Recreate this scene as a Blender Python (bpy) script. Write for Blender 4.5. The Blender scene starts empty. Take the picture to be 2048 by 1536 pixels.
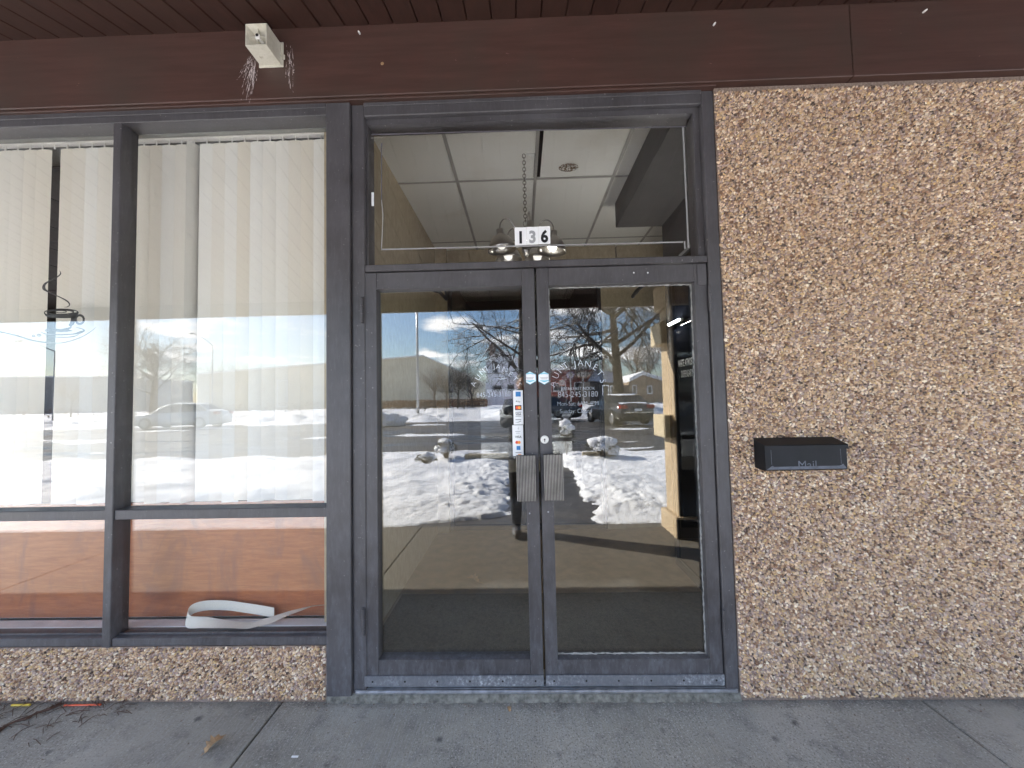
import bpy, math, random
import numpy as np
from mathutils import Vector, Matrix
random.seed(7); rng=np.random.default_rng(7)
scene=bpy.context.scene
col=bpy.data.collections.new("storefront_scene"); scene.collection.children.link(col)
R_=math.radians
# ------------------------------------------------------------------ camera
CH=1.445; CD=1.97; FPX=790.0
PI_,YA,RO=0.04300224,-0.02313405,-0.02080403
cp,sp,cy,sy,cr,sr=math.cos(PI_),math.sin(PI_),math.cos(YA),math.sin(YA),math.cos(RO),math.sin(RO)
FW=Vector((sy*cp,cy*cp,sp)); RT=Vector((cy,-sy,0)); UP=RT.cross(FW)
R2=RT*cr+UP*sr; U2=-RT*sr+UP*cr
cam=bpy.data.cameras.new("camera"); camo=bpy.data.objects.new("camera",cam); scene.collection.objects.link(camo)
cam.sensor_width=36; cam.lens=FPX/2048*36; cam.clip_end=2000; cam.clip_start=.02
m=Matrix((R2,U2,-FW)).transposed().to_4x4(); m.translation=Vector((0,-CD,CH)); camo.matrix_world=m
scene.camera=camo
def at(px,py,Y=0.0):
    """point of the plane Y under a pixel of the 2048 px photograph"""
    d=FW+R2*((px-1024)/FPX)-U2*((py-768)/FPX); t=(Y+CD)/d.y
    return Vector((d.x*t,Y,CH+d.z*t))
def X(px,py,Y=0.0): return at(px,py,Y).x
def Z(px,py,Y=0.0): return at(px,py,Y).z
GY=0.05                                   # plane of the glass
def mir(px,py,D):
    """real place of something seen mirrored in the glass, D metres along the view axis"""
    p=at(px,py,D-CD); return Vector((p.x,2*GY-p.y,p.z))
# ------------------------------------------------------------------ mesh helpers
class MB:
    def __init__(s): s.v=[];s.f=[];s.m=[];s.mi=0
    def add(s,vs,fs,fn=None):
        b=len(s.v)
        s.v+= [tuple(fn(Vector(v))) if fn else tuple(v) for v in vs]
        for f in fs: s.f.append(tuple(b+i for i in f)); s.m.append(s.mi)
        return s
    def box(s,x0,y0,z0,x1,y1,z1,fn=None,bev=0.0):
        x0,x1=min(x0,x1),max(x0,x1);y0,y1=min(y0,y1),max(y0,y1);z0,z1=min(z0,z1),max(z0,z1)
        if bev<=0:
            v=[(x,y,z) for z in(z0,z1) for y in(y0,y1) for x in(x0,x1)]
            f=[(0,2,3,1),(4,5,7,6),(0,1,5,4),(2,6,7,3),(0,4,6,2),(1,3,7,5)]
            return s.add(v,f,fn)
        b=min(bev,(x1-x0)*.45,(y1-y0)*.45,(z1-z0)*.45)
        vs=[];idx={}
        for ix,xx in enumerate((x0,x1)):
            for iy,yy in enumerate((y0,y1)):
                for iz,zz in enumerate((z0,z1)):
                    sx=b if ix==0 else -b; sy_=b if iy==0 else -b; sz=b if iz==0 else -b
                    idx[ix,iy,iz,0]=len(vs);vs.append((xx,yy+sy_,zz+sz))
                    idx[ix,iy,iz,1]=len(vs);vs.append((xx+sx,yy,zz+sz))
                    idx[ix,iy,iz,2]=len(vs);vs.append((xx+sx,yy+sy_,zz))
        fs=[]
        g=lambda a,b_,c,k:idx[a,b_,c,k]
        fs+=[(g(0,0,0,0),g(0,0,1,0),g(0,1,1,0),g(0,1,0,0)),(g(1,0,0,0),g(1,1,0,0),g(1,1,1,0),g(1,0,1,0))]
        fs+=[(g(0,0,0,1),g(1,0,0,1),g(1,0,1,1),g(0,0,1,1)),(g(0,1,0,1),g(0,1,1,1),g(1,1,1,1),g(1,1,0,1))]
        fs+=[(g(0,0,0,2),g(0,1,0,2),g(1,1,0,2),g(1,0,0,2)),(g(0,0,1,2),g(1,0,1,2),g(1,1,1,2),g(0,1,1,2))]
        for a in(0,1):
            for c in(0,1):
                fs.append((g(0,a,c,1),g(1,a,c,1),g(1,a,c,2),g(0,a,c,2)))
                fs.append((g(a,0,c,0),g(a,1,c,0),g(a,1,c,2),g(a,0,c,2)))
                fs.append((g(a,c,0,0),g(a,c,1,0),g(a,c,1,1),g(a,c,0,1)))
                for e in(0,1): fs.append((g(a,c,e,0),g(a,c,e,1),g(a,c,e,2)))
        return s.add(vs,fs,fn)
    def tube(s,pts,rad,n=8,cap=True,fn=None):
        pts=[Vector(p) for p in pts]; k=len(pts)
        if not hasattr(rad,'__len__'): rad=[rad]*k
        vs=[];fs=[];u=None
        for i,p in enumerate(pts):
            t=(pts[min(i+1,k-1)]-pts[max(i-1,0)]).normalized()
            if u is None:
                u=t.orthogonal().normalized()
            else:
                u=(u-t*u.dot(t)); u=u.normalized() if u.length>1e-6 else t.orthogonal().normalized()
            w=t.cross(u)
            for j in range(n):
                a=2*math.pi*j/n; vs.append(p+(u*math.cos(a)+w*math.sin(a))*rad[i])
        for i in range(k-1):
            for j in range(n):
                j2=(j+1)%n; fs.append((i*n+j,i*n+j2,(i+1)*n+j2,(i+1)*n+j))
        if cap: fs.append(tuple(range(n))[::-1]); fs.append(tuple((k-1)*n+j for j in range(n)))
        return s.add(vs,fs,fn)
    def lathe(s,prof,n=24,fn=None):
        vs=[];fs=[];k=len(prof)
        for r,z in prof:
            for j in range(n):
                a=2*math.pi*j/n; vs.append((r*math.cos(a),r*math.sin(a),z))
        for i in range(k-1):
            for j in range(n):
                j2=(j+1)%n; fs.append((i*n+j,i*n+j2,(i+1)*n+j2,(i+1)*n+j))
        return s.add(vs,fs,fn)
    def poly(s,pts,y0,y1):
        """outline in X,Z given depth"""
        n=len(pts); vs=[(x,y0,z) for x,z in pts]+[(x,y1,z) for x,z in pts]
        fs=[tuple(range(n)),tuple(range(2*n-1,n-1,-1))]+[(i,i+n,(i+1)%n+n,(i+1)%n) for i in range(n)]
        return s.add(vs,fs)
    def ribbon(s,pts,Y,t=.0006,to=None):
        """stroke of changing width in the plane Y; pts (x,z,w)"""
        P=[Vector((a,b)) for a,b,_ in pts];k=len(P);vs=[];fs=[]
        for i in range(k):
            d=(P[min(i+1,k-1)]-P[max(i-1,0)]);d=d.normalized() if d.length>0 else Vector((1,0))
            nn=Vector((-d.y,d.x))*pts[i][2]/2
            a=P[i]+nn;b=P[i]-nn
            vs+=[(a.x,Y,a.y),(b.x,Y,b.y)]
        for i in range(k-1): fs.append((2*i,2*i+2,2*i+3,2*i+1))
        return s.add(vs,fs)
    def build(s,name,mat,parent=None,smooth=False,auto=None):
        me=bpy.data.meshes.new(name); me.from_pydata(s.v,[],s.f)
        mats=mat if isinstance(mat,(list,tuple)) else [mat]
        for q in mats: me.materials.append(q)
        if len(mats)>1: me.polygons.foreach_set("material_index",s.m)
        if smooth: me.polygons.foreach_set("use_smooth",[True]*len(s.f))
        me.update()
        o=bpy.data.objects.new(name,me); col.objects.link(o)
        if parent is not None:
            o.parent=parent; o.matrix_parent_inverse=parent.matrix_world.inverted() if False else Matrix.Translation(-parent.location)
        if auto:
            md=o.modifiers.new("wn",'WEIGHTED_NORMAL')
        return o
def link(o,parent=None):
    col.objects.link(o)
    if parent is not None: o.parent=parent; o.matrix_parent_inverse=Matrix.Translation(-parent.location)
    return o
def tag(o,label=None,cat=None,group=None,kind=None):
    if label:o['label']=label
    if cat:o['category']=cat
    if group:o['group']=group
    if kind:o['kind']=kind
    return o
def thing(name,label,cat,loc=(0,0,0),group=None,kind=None):
    o=bpy.data.objects.new(name,None); o.empty_display_size=.1; col.objects.link(o); o.location=loc
    return tag(o,label,cat,group,kind)
def catmull(pts,n=8):
    P=[np.array(p,float) for p in pts]; out=[]
    for i in range(len(P)-1):
        p0=P[max(i-1,0)];p1=P[i];p2=P[i+1];p3=P[min(i+2,len(P)-1)]
        for j in range(n):
            t=j/n; out.append(tuple(.5*((2*p1)+(-p0+p2)*t+(2*p0-5*p1+4*p2-p3)*t*t+(-p0+3*p1-3*p2+p3)*t**3)))
    out.append(tuple(P[-1])); return out
def text_geo(body,size,align='CENTER',space=1.0,off=0.0):
    cu=bpy.data.curves.new("tmp",'FONT'); cu.body=body; cu.size=size; cu.align_x=align; cu.space_character=space; cu.offset=off; cu.resolution_u=3
    o=bpy.data.objects.new("tmp",cu); me=bpy.data.meshes.new_from_object(o)
    vs=[v.co.copy() for v in me.vertices]; fs=[tuple(p.vertices) for p in me.polygons]
    bpy.data.objects.remove(o); bpy.data.meshes.remove(me); bpy.data.curves.remove(cu)
    return vs,fs
def add_text(mb,body,size,cx,cz,Y,ang=0.0,align='CENTER',space=1.0,sx=1.0,off=0.0):
    vs,fs=text_geo(body,size,align,space,off); ca,sa=math.cos(ang),math.sin(ang)
    mb.add(vs,fs,lambda v:(cx+sx*v.x*ca-v.y*sa,Y,cz+sx*v.x*sa+v.y*ca))
# ------------------------------------------------------------------ material helpers
class NT:
    def __init__(s,name):
        s.m=bpy.data.materials.new(name); s.m.use_nodes=True; s.t=s.m.node_tree; s.t.nodes.clear()
        s.out=s.n('ShaderNodeOutputMaterial'); s.p=s.n('ShaderNodeBsdfPrincipled'); s.l(s.p.outputs[0],s.out.inputs[0])
        s.tc=s.n('ShaderNodeTexCoord')
    def n(s,k,**kw):
        q=s.t.nodes.new(k)
        for a,b in kw.items(): setattr(q,a,b)
        return q
    def l(s,a,b): s.t.links.new(a,b)
    def mapping(s,scale=(1,1,1),rot=(0,0,0)):
        q=s.n('ShaderNodeMapping'); q.inputs['Scale'].default_value=scale; q.inputs['Rotation'].default_value=rot
        s.l(s.tc.outputs['Object'],q.inputs[0]); return q.outputs[0]
    def noise(s,sc,vec=None,det=4,rough=.6,dist=0):
        q=s.n('ShaderNodeTexNoise'); q.inputs['Scale'].default_value=sc; q.inputs['Detail'].default_value=det
        q.inputs['Roughness'].default_value=rough; q.inputs['Distortion'].default_value=dist
        s.l(vec if vec else s.tc.outputs['Object'],q.inputs['Vector']); return q.outputs['Fac']
    def ramp(s,fac,stops,mode='LINEAR'):
        q=s.n('ShaderNodeValToRGB'); q.color_ramp.interpolation=mode
        e=q.color_ramp.elements
        while len(e)<len(stops): e.new(.5)
        for k,(p,c) in enumerate(stops):
            e[k].position=p; e[k].color=(*c,1) if len(c)==3 else c
        s.l(fac,q.inputs[0]); return q.outputs[0]
    def mix(s,a,b,f,mode='MIX'):
        q=s.n('ShaderNodeMix',data_type='RGBA',blend_type=mode)
        for i,v in ((0,f),(6,a),(7,b)):
            if hasattr(v,'links'): s.l(v,q.inputs[i])
            elif i==0: q.inputs[0].default_value=v
            else: q.inputs[i].default_value=(*v,1)
        return q.outputs[2]
    def math(s,op,a,b=0.0,clamp=False):
        q=s.n('ShaderNodeMath',operation=op,use_clamp=clamp)
        for i,v in ((0,a),(1,b)):
            if hasattr(v,'links'): s.l(v,q.inputs[i])
            else: q.inputs[i].default_value=v
        return q.outputs[0]
    def bump(s,h,st=.3,dist=.01,prev=None):
        q=s.n('ShaderNodeBump'); q.inputs['Strength'].default_value=st; q.inputs['Distance'].default_value=dist
        s.l(h,q.inputs['Height'])
        if prev: s.l(prev,q.inputs['Normal'])
        return q.outputs[0]
    def col(s,c):
        if hasattr(c,'links'): s.l(c,s.p.inputs['Base Color'])
        else: s.p.inputs['Base Color'].default_value=(*c,1)
    def rough(s,r):
        if hasattr(r,'links'): s.l(r,s.p.inputs['Roughness'])
        else: s.p.inputs['Roughness'].default_value=r
    def nrm(s,b): s.l(b,s.p.inputs['Normal'])
def simple(name,c,r=.6,metal=0.0,var=.15,sc=6,bump=.1,bsc=40,emis=None,spec=None):
    t=NT(name); n=t.noise(sc); c2=tuple(x*(1-var) for x in c); c3=tuple(min(1,x*(1+var)) for x in c)
    t.col(t.ramp(n,[(.3,c2),(.7,c3)])); t.rough(r); t.p.inputs['Metallic'].default_value=metal
    if bump: t.nrm(t.bump(t.noise(bsc),bump,.004))
    if spec is not None: t.p.inputs['Specular IOR Level'].default_value=spec
    if emis: t.p.inputs['Emission Color'].default_value=(*c,1); t.p.inputs['Emission Strength'].default_value=emis
    return t.m
M={}
# painted charcoal frame: streaks, chips, dust with a low sheen painted in
def frame_mat(name,c,c2,chips=.02,dirt=(.30,.29,.28)):
    t=NT(name)
    big=t.noise(3,det=5); fine=t.noise(14,t.mapping((6,6,1)),det=5)
    b=t.mix(c,c2,t.ramp(big,[(.35,(0,0,0)),(.7,(1,1,1))]))
    b=t.mix(b,tuple(x*1.5 for x in c2),t.ramp(fine,[(.5,(0,0,0)),(.8,(.35,.35,.35))]))
    sp=t.noise(75,det=2); b=t.mix(b,dirt,t.ramp(sp,[(.72-chips,(0,0,0)),(.76-chips,(.7,.7,.7))]))
    # splashed dust plus a painted bluish sky sheen, stronger near the pavement
    gm=t.n('ShaderNodeNewGeometry'); sx=t.n('ShaderNodeSeparateXYZ'); t.l(gm.outputs['Position'],sx.inputs[0])
    low=t.ramp(sx.outputs['Z'],[(0.0,(1,1,1)),(.35,(.5,.5,.5)),(1.0,(.12,.12,.12))])
    d2=t.noise(30,t.mapping((1,1,.35)),det=6,rough=.7); dd=t.math('MULTIPLY',low,t.ramp(d2,[(.45,(0,0,0)),(.75,(.6,.6,.6))]))
    b=t.mix(b,(.20,.21,.24),dd)
    t.col(b); t.rough(t.ramp(big,[(.3,(.38,)*3),(.7,(.55,)*3)])); t.nrm(t.bump(t.noise(160,det=3),.12,.002))
    return t.m
M['frame']=frame_mat('charcoal_paint',(.050,.046,.049),(.082,.078,.084))
M['beam']=None
t=NT('brown_painted_beam'); mp=t.mapping((.5,6,7)); g=t.noise(5,mp,det=6,rough=.65); n2=t.noise(1.6,det=4)
b=t.mix((.056,.026,.020),(.084,.041,.032),t.ramp(g,[(.35,(0,0,0)),(.7,(1,1,1))])); b=t.mix(b,(.055,.036,.028),t.ramp(n2,[(.45,(0,0,0)),(.65,(.8,.8,.8))]))
chip=t.noise(38,t.mapping((.6,1,1.3)),det=3); b=t.mix(b,(.22,.13,.12),t.ramp(chip,[(.735,(0,0,0)),(.76,(.6,.6,.6))]))
t.col(b); t.rough(.5); t.nrm(t.bump(g,.25,.003)); M['beam']=t.m
t=NT('brown_soffit_boards'); mp=t.mapping((7,.5,7)); g=t.noise(5,mp,det=6); 
at_=t.n('ShaderNodeAttribute',attribute_name='tone')
b=t.mix((.033,.013,.009),(.060,.024,.017),t.ramp(g,[(.3,(0,0,0)),(.7,(1,1,1))])); b=t.mix(b,(.058,.028,.020),at_.outputs['Fac'])
t.col(b); t.rough(.55); t.nrm(t.bump(g,.2,.003)); M['soffit']=t.m
# concrete pavement, broomed across
t=NT('broomed_concrete'); st=t.noise(26,t.mapping((9,.35,1),(0,0,R_(3))),det=5,rough=.7); big=t.noise(1.3,det=6,rough=.65,dist=.4); md=t.noise(9,det=6,rough=.7)
b=t.mix((.27,.255,.22),(.45,.425,.37),t.ramp(big,[(.35,(0,0,0)),(.65,(1,1,1))]))
b=t.mix(b,(.42,.42,.41),t.ramp(st,[(.46,(0,0,0)),(.68,(.7,.7,.7))])); b=t.mix(b,(.10,.10,.10),t.ramp(md,[(.52,(0,0,0)),(.72,(.55,.55,.55))]))
vo=t.n('ShaderNodeTexVoronoi'); vo.inputs['Scale'].default_value=5.5; t.l(t.noise and t.tc.outputs['Object'],vo.inputs['Vector'])
spot=t.ramp(vo.outputs['Distance'],[(.05,(1,1,1)),(.13,(0,0,0))]); b=t.mix(b,(.06,.06,.062),t.math('MULTIPLY',spot,.75))
gm=t.n('ShaderNodeNewGeometry'); sx=t.n('ShaderNodeSeparateXYZ'); t.l(gm.outputs['Position'],sx.inputs[0])
edge=t.ramp(t.math('ADD',sx.outputs['Y'],t.math('MULTIPLY',md,.12)),[(-.0+.0,(0,0,0)),(.06,(1,1,1))])
b=t.mix(b,(.09,.09,.088),t.math('MULTIPLY',edge,.6)); 
gr=t.noise(105,det=3,rough=.7); wear=t.ramp(t.noise(1.1,det=3),[(.38,(.3,)*3),(.58,(1,)*3)])
b=t.mix(b,(.62,.60,.55),t.math('MULTIPLY',t.ramp(gr,[(.56,(0,0,0)),(.66,(1,1,1))]),wear)); gk=t.noise(120,t.mapping((1,1,1),(0,0,1)),det=3,rough=.7)
b=t.mix(b,(.035,.033,.03),t.math('MULTIPLY',t.ramp(gk,[(.54,(0,0,0)),(.68,(.8,.8,.8))]),wear))
wv=t.math('ADD',t.math('MULTIPLY',sx.outputs['Y'],-1.0),t.math('MULTIPLY',t.math('SUBTRACT',big,.5),1.2)); dim_mask=t.ramp(t.math('MULTIPLY',t.math('SUBTRACT',wv,.7),2.5,True),[(0,(0,0,0)),(1,(1,1,1))])
b=t.mix(b,(.085,.070,.050),t.math('MULTIPLY',dim_mask,.88))  # damp tone painted in to dim the sunlit strip mirrored in the glass
t.col(b); t.rough(.85); t.nrm(t.bump(t.math('ADD',t.math('MULTIPLY',st,1.2),t.math('MULTIPLY',md,.8)),.55,.006)); M['concrete']=t.m
M['joint']=simple('dark_joint',(.02,.019,.018),.95)
# aggregate wall
t=NT('pebble_stones'); a=t.n('ShaderNodeAttribute',attribute_name='stone'); n=t.noise(300,det=2)
t.col(t.mix(a.outputs['Color'],(.2,.15,.11),t.ramp(n,[(.45,(0,0,0)),(.8,(.35,.35,.35))]))); t.rough(.3); t.nrm(t.bump(t.noise(420,det=2),.15,.001)); M['stones']=t.m
t=NT('aggregate_mortar'); n=t.noise(90,det=5); big=t.noise(1.5,det=4)
t.col(t.mix(t.ramp(n,[(.3,(.14,.10,.075)),(.7,(.32,.245,.20))]),(.40,.34,.33),t.ramp(big,[(.55,(0,0,0)),(.75,(.5,.5,.5))]))); t.rough(.9); t.nrm(t.bump(n,.8,.006)); M['mortar']=t.m
# stained plywood
t=NT('stained_plywood'); mp=t.mapping((1,3,9)); g=t.noise(7,mp,det=7,rough=.65,dist=.6); bl=t.noise(4.5,t.mapping((1.2,1,.55)),det=4,dist=1.2)
b=t.mix((.30,.088,.032),(.47,.165,.06),t.ramp(g,[(.3,(0,0,0)),(.7,(1,1,1))])); b=t.mix(b,(.23,.085,.055),t.ramp(bl,[(.5,(0,0,0)),(.68,(.75,.75,.75))]))
t.col(b); t.rough(.45); t.nrm(t.bump(g,.12,.002)); M['plywood']=t.m
# glass : clear thin pane with real mirror share at both faces
def glass(name,k=2.2,tint=(.95,.97,.96),wave=.12):
    t=NT(name); t.t.nodes.remove(t.p)
    tr=t.n('ShaderNodeBsdfTransparent'); tr.inputs[0].default_value=(*tint,1)
    gl=t.n('ShaderNodeBsdfGlossy'); gl.inputs['Roughness'].default_value=0.0; gl.inputs['Color'].default_value=(1,1,1,1)
    lw=t.n('ShaderNodeLayerWeight'); lw.inputs[0].default_value=.5
    nz=t.noise(1.1,det=1); bp=t.bump(nz,wave,.004); t.l(bp,gl.inputs['Normal'])
    f=t.math('MULTIPLY',t.math('ADD',t.math('MULTIPLY',t.math('POWER',lw.outputs['Facing'],5.0),.95),.043),k,True); mx=t.n('ShaderNodeMixShader'); t.l(f,mx.inputs[0]); t.l(tr.outputs[0],mx.inputs[1]); t.l(gl.outputs[0],mx.inputs[2])
    t.l(mx.outputs[0],t.out.inputs[0]); return t.m
M['glass']=glass('window_glass',1.5,(.985,.985,.98),.035); M['doorglass']=glass('door_glass',2.15,(.95,.96,.95),.035)
M['tint']=glass('tinted_window_glass',1.4,(.35,.36,.38),.05)
def solidglass(name,c=(.02,.025,.03)):
    t=NT(name); t.col(c); t.rough(.04); return t.m
M['carglass']=solidglass('car_glass')
M['vinyl']=simple('white_vinyl_lettering',(.66,.72,.78),.5,bump=0,var=.05)
M['vinyl_thin']=simple('worn_white_vinyl',(.46,.51,.56),.5,bump=0,var=.1)
M['black']=simple('black_vinyl',(.01,.01,.012),.4,bump=0)
M['white']=simple('white_plastic',(.78,.77,.74),.45,bump=.03)
M['paper']=simple('white_sticker',(.82,.83,.84),.4,bump=0,var=.03)
M['blue']=simple('blue_ink',(.03,.2,.5),.4,bump=0); M['cyan']=simple('pale_cyan_ink',(.2,.55,.68),.4,bump=0)
M['orange']=simple('orange_ink',(.9,.3,.04),.4,bump=0); M['red']=simple('red_ink',(.75,.07,.03),.4,bump=0)
M['grey']=simple('grey_ink',(.3,.31,.32),.5,bump=0)
M['steel']=simple('brushed_nickel',(.5,.48,.45),.28,metal=1,bump=.05)
M['darksteel']=simple('aged_nickel',(.28,.26,.23),.35,metal=1,bump=.05)
M['alu']=simple('worn_aluminium',(.42,.43,.45),.45,metal=.85,var=.3,sc=25,bump=.2)
M['handle']=simple('ribbed_bronze_aluminium',(.34,.33,.32),.35,metal=.8,var=.2,sc=12,bump=.08)
M['mailbox']=simple('black_enamel',(.008,.009,.012),.55,spec=.28,bump=.1,bsc=60,var=.3)
M['mailworn']=simple('scuffed_enamel',(.09,.10,.125),.6,bump=.2,var=.3,sc=30)
M['horn']=None
t=NT('weathered_cream_plastic'); n=t.noise(18,det=6,rough=.7); t.col(t.ramp(n,[(.35,(.50,.47,.38)),(.6,(.62,.59,.50)),(.72,(.40,.36,.28))])); t.rough(.5); M['horn']=t.m
M['caulk']=simple('old_caulk',(.30,.30,.285),.8,var=.35,sc=30,bump=.5)
# blinds
t=NT('blind_fabric'); a=t.n('ShaderNodeAttribute',attribute_name='tone'); n=t.noise(120,t.mapping((1,1,2)),det=4)
oi=t.n('ShaderNodeObjectInfo'); b=t.mix((.70,.66,.56),(.76,.76,.71),oi.outputs['Random']); b=t.mix(b,(.66,.62,.52),t.ramp(n,[(.4,(0,0,0)),(.75,(.35,.35,.35))]))
t.col(b); t.rough(.7); t.p.inputs['Transmission Weight'].default_value=0; t.nrm(t.bump(n,.08,.001)); M['blind']=t.m
# interior
t=NT('beige_stucco'); n=t.noise(28,t.mapping((1,1,.6)),det=6,rough=.7); t.col(t.ramp(n,[(.3,(.36,.30,.20)),(.7,(.50,.42,.29))])); t.rough(.9); t.nrm(t.bump(n,.5,.004)); M['stucco']=t.m
t=NT('ceiling_tile'); n=t.noise(110,det=4); big=t.noise(2.2,det=4); t.col(t.mix(t.ramp(n,[(.3,(.84,.84,.80)),(.6,(.91,.91,.87))]),(.68,.64,.55),t.ramp(big,[(.55,(0,0,0)),(.75,(.4,.4,.4))]))); t.rough(.95); t.nrm(t.bump(n,.6,.003)); M['tile']=t.m
M['tgrid']=simple('tile_grid_metal',(.42,.41,.39),.5)
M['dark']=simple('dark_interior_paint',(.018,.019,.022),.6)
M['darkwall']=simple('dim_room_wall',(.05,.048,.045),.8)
M['floor']=simple('brown_entry_tile',(.20,.14,.085),.35,var=.25,sc=9); M['mat']=simple('dark_entry_mat',(.12,.10,.07),.95,var=.3,sc=60,bump=.5,bsc=300)
M['stain']=None
t=NT('water_stain'); t.t.nodes.remove(t.p); n=t.noise(60,det=4); d=t.n('ShaderNodeBsdfDiffuse'); d.inputs[0].default_value=(.22,.15,.10,1); tr=t.n('ShaderNodeBsdfTransparent'); mx=t.n('ShaderNodeMixShader')
t.l(t.ramp(n,[(.42,(0,0,0)),(.55,(.85,.85,.85))]),mx.inputs[0]); t.l(tr.outputs[0],mx.inputs[1]); t.l(d.outputs[0],mx.inputs[2]); t.l(mx.outputs[0],t.out.inputs[0]); M['stain']=t.m
M['tape']=simple('grey_foil_tape',(.10,.095,.11),.45,bump=.1); M['tapelt']=simple('silver_foil_tape',(.28,.28,.28),.4,bump=.1)
M['bulb']=simple('frosted_bulb',(.85,.82,.76),.3,bump=0,emis=.25); M['bulbon']=simple('lit_bulb',(1,.95,.85),.3,bump=0,emis=4.0)
# outdoors
def snow(name,dirt=0.0):
    t=NT(name); n=t.noise(14,det=6); b=t.ramp(n,[(.3,(.74,.75,.78)),(.7,(.84,.85,.86))])
    if dirt: b=t.mix(b,(.32,.30,.27),t.ramp(t.noise(1.3,det=8,rough=.75),[(.62-dirt,(0,0,0)),(.72-dirt*.5,(.7,.7,.7))]))
    t.col(b); t.rough(.65); t.nrm(t.bump(t.noise(9,det=8,rough=.65),.55,.06)); return t.m
M['snow']=snow('fresh_snow'); M['snowdirty']=snow('ploughed_snow',.1)
t=NT('wet_asphalt'); n=t.noise(.7,t.mapping((.35,1.6,1)),det=6,rough=.65); f=t.noise(60,det=3)
b=t.mix((.035,.034,.034),(.075,.07,.066),t.ramp(n,[(.35,(0,0,0)),(.65,(1,1,1))])); b=t.mix(b,(.12,.12,.12),t.ramp(f,[(.62,(0,0,0)),(.72,(.5,.5,.5))]))
t.col(b); t.rough(t.ramp(n,[(.4,(.22,)*3),(.6,(.8,)*3)])); t.nrm(t.bump(f,.3,.004)); M['asphalt']=t.m
def bark(name,c):
    t=NT(name); n=t.noise(9,t.mapping((1,1,.3)),det=5); gm=t.n('ShaderNodeNewGeometry'); sx=t.n('ShaderNodeSeparateXYZ'); t.l(gm.outputs['Normal'],sx.inputs[0])
    k=t.math('ADD',sx.outputs['Z'],t.math('MULTIPLY',t.math('SUBTRACT',t.noise(1.7,det=3),.5),1.6))
    b=t.mix(t.ramp(n,[(.3,tuple(x*.7 for x in c)),(.7,tuple(x*1.4 for x in c))]),(.85,.87,.9),t.ramp(k,[(.62,(0,0,0)),(.75,(1,1,1))]))
    t.col(b); t.rough(.85); return t.m
M['bark']=bark('snow_topped_bark',(.045,.036,.03)); M['twig']=bark('pale_twigs',(.11,.085,.065))
def siding(name,c,sc,ax=2,r=.7,depth=.2):
    t=NT(name); w=t.n('ShaderNodeTexWave',wave_type='BANDS',bands_direction='XYZ'[ax]); w.inputs['Scale'].default_value=sc; w.inputs['Distortion'].default_value=0
    t.l(t.tc.outputs['Object'],w.inputs['Vector']); n=t.noise(.5,det=5)
    t.col(t.ramp(n,[(.3,tuple(x*.85 for x in c)),(.7,tuple(min(1,x*1.1) for x in c))])); t.rough(r); t.nrm(t.bump(w.outputs['Fac'],depth,.03)); return t.m
M['shed']=siding('beige_metal_siding',(.60,.56,.45),1.2,0); M['white_siding']=siding('white_clapboard',(.80,.83,.88),3.2); M['tan']=siding('tan_siding',(.30,.22,.15),3)
t=NT('red_brick'); br=t.n('ShaderNodeTexBrick'); br.inputs['Scale'].default_value=2.2; br.inputs['Color1'].default_value=(.26,.055,.035,1); br.inputs['Color2'].default_value=(.19,.04,.028,1); br.inputs['Mortar'].default_value=(.22,.16,.14,1); br.inputs['Mortar Size'].default_value=.01
mp=t.mapping((1,1,1),(R_(90),0,0)); t.l(mp,br.inputs['Vector']); t.col(br.outputs[0]); t.rough(.85); M['brick']=t.m
M['roofblue']=siding('blue_grey_roof',(.10,.13,.19),2.5,0); M['gravelroof']=simple('flat_roof_edge',(.3,.3,.3),.8)
M['housewin']=solidglass('dark_window_glass',(.03,.035,.045)); M['trim']=simple('white_trim',(.75,.76,.78),.5)
M['chimney']=simple('chimney_brick',(.16,.09,.07),.9)
M['galv']=simple('galvanised_pole',(.45,.46,.47),.45,metal=.6)
t=NT('tan_column_panel'); n=t.noise(6,t.mapping((4,4,.6)),det=5); t.col(t.ramp(n,[(.3,(.42,.32,.205)),(.7,(.52,.41,.275))])); t.rough(.75); M['column']=t.m
M['block']=simple('cream_block',(.58,.49,.34),.8,var=.15,sc=14,bump=.3)
M['timber']=simple('weathered_timber',(.36,.31,.22),.85,var=.25,sc=14,bump=.3)
M['shrub']=simple('dormant_shrub_leaves',(.07,.065,.035),.8,var=.4,sc=9)
M['hedge']=simple('rusty_hedge',(.16,.09,.05),.85,var=.4,sc=3)
M['carblack']=simple('dark_car_paint',(.02,.023,.027),.15,bump=0,spec=.8); M['carwhite']=simple('silver_white_car_paint',(.55,.58,.6),.2,bump=0); M['tyre']=simple('tyre_rubber',(.02,.02,.02),.8); M['rim']=simple('alloy_rim',(.5,.5,.52),.3,metal=.9)
M['tail']=simple('red_tail_lens',(.35,.01,.01),.2,bump=0); M['chrome']=simple('chrome_trim',(.8,.8,.82),.1,metal=1,bump=0)
M['skin']=simple('skin',(.45,.27,.19),.5); M['jacket']=simple('black_jacket_cloth',(.012,.012,.015),.8,bump=.3); M['trouser']=simple('dark_trousers',(.016,.017,.022),.85,bump=.3); M['shoe']=simple('grey_shoes',(.08,.08,.085),.6); M['hair']=simple('dark_hair',(.02,.015,.012),.6)
M['leaf']=simple('dry_oak_leaf',(.36,.23,.12),.7,var=.35,sc=40); M['twigdry']=simple('dry_stem',(.09,.05,.035),.8)
M['signpurple']=simple('purple_sign',(.32,.25,.5),.5); M['signtan']=simple('tan_sign',(.55,.36,.22),.5); M['signred']=simple('red_sign',(.55,.15,.12),.5)
M['blinddark']=simple('window_head_metal',(.23,.235,.225),.5,var=.2)

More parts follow.
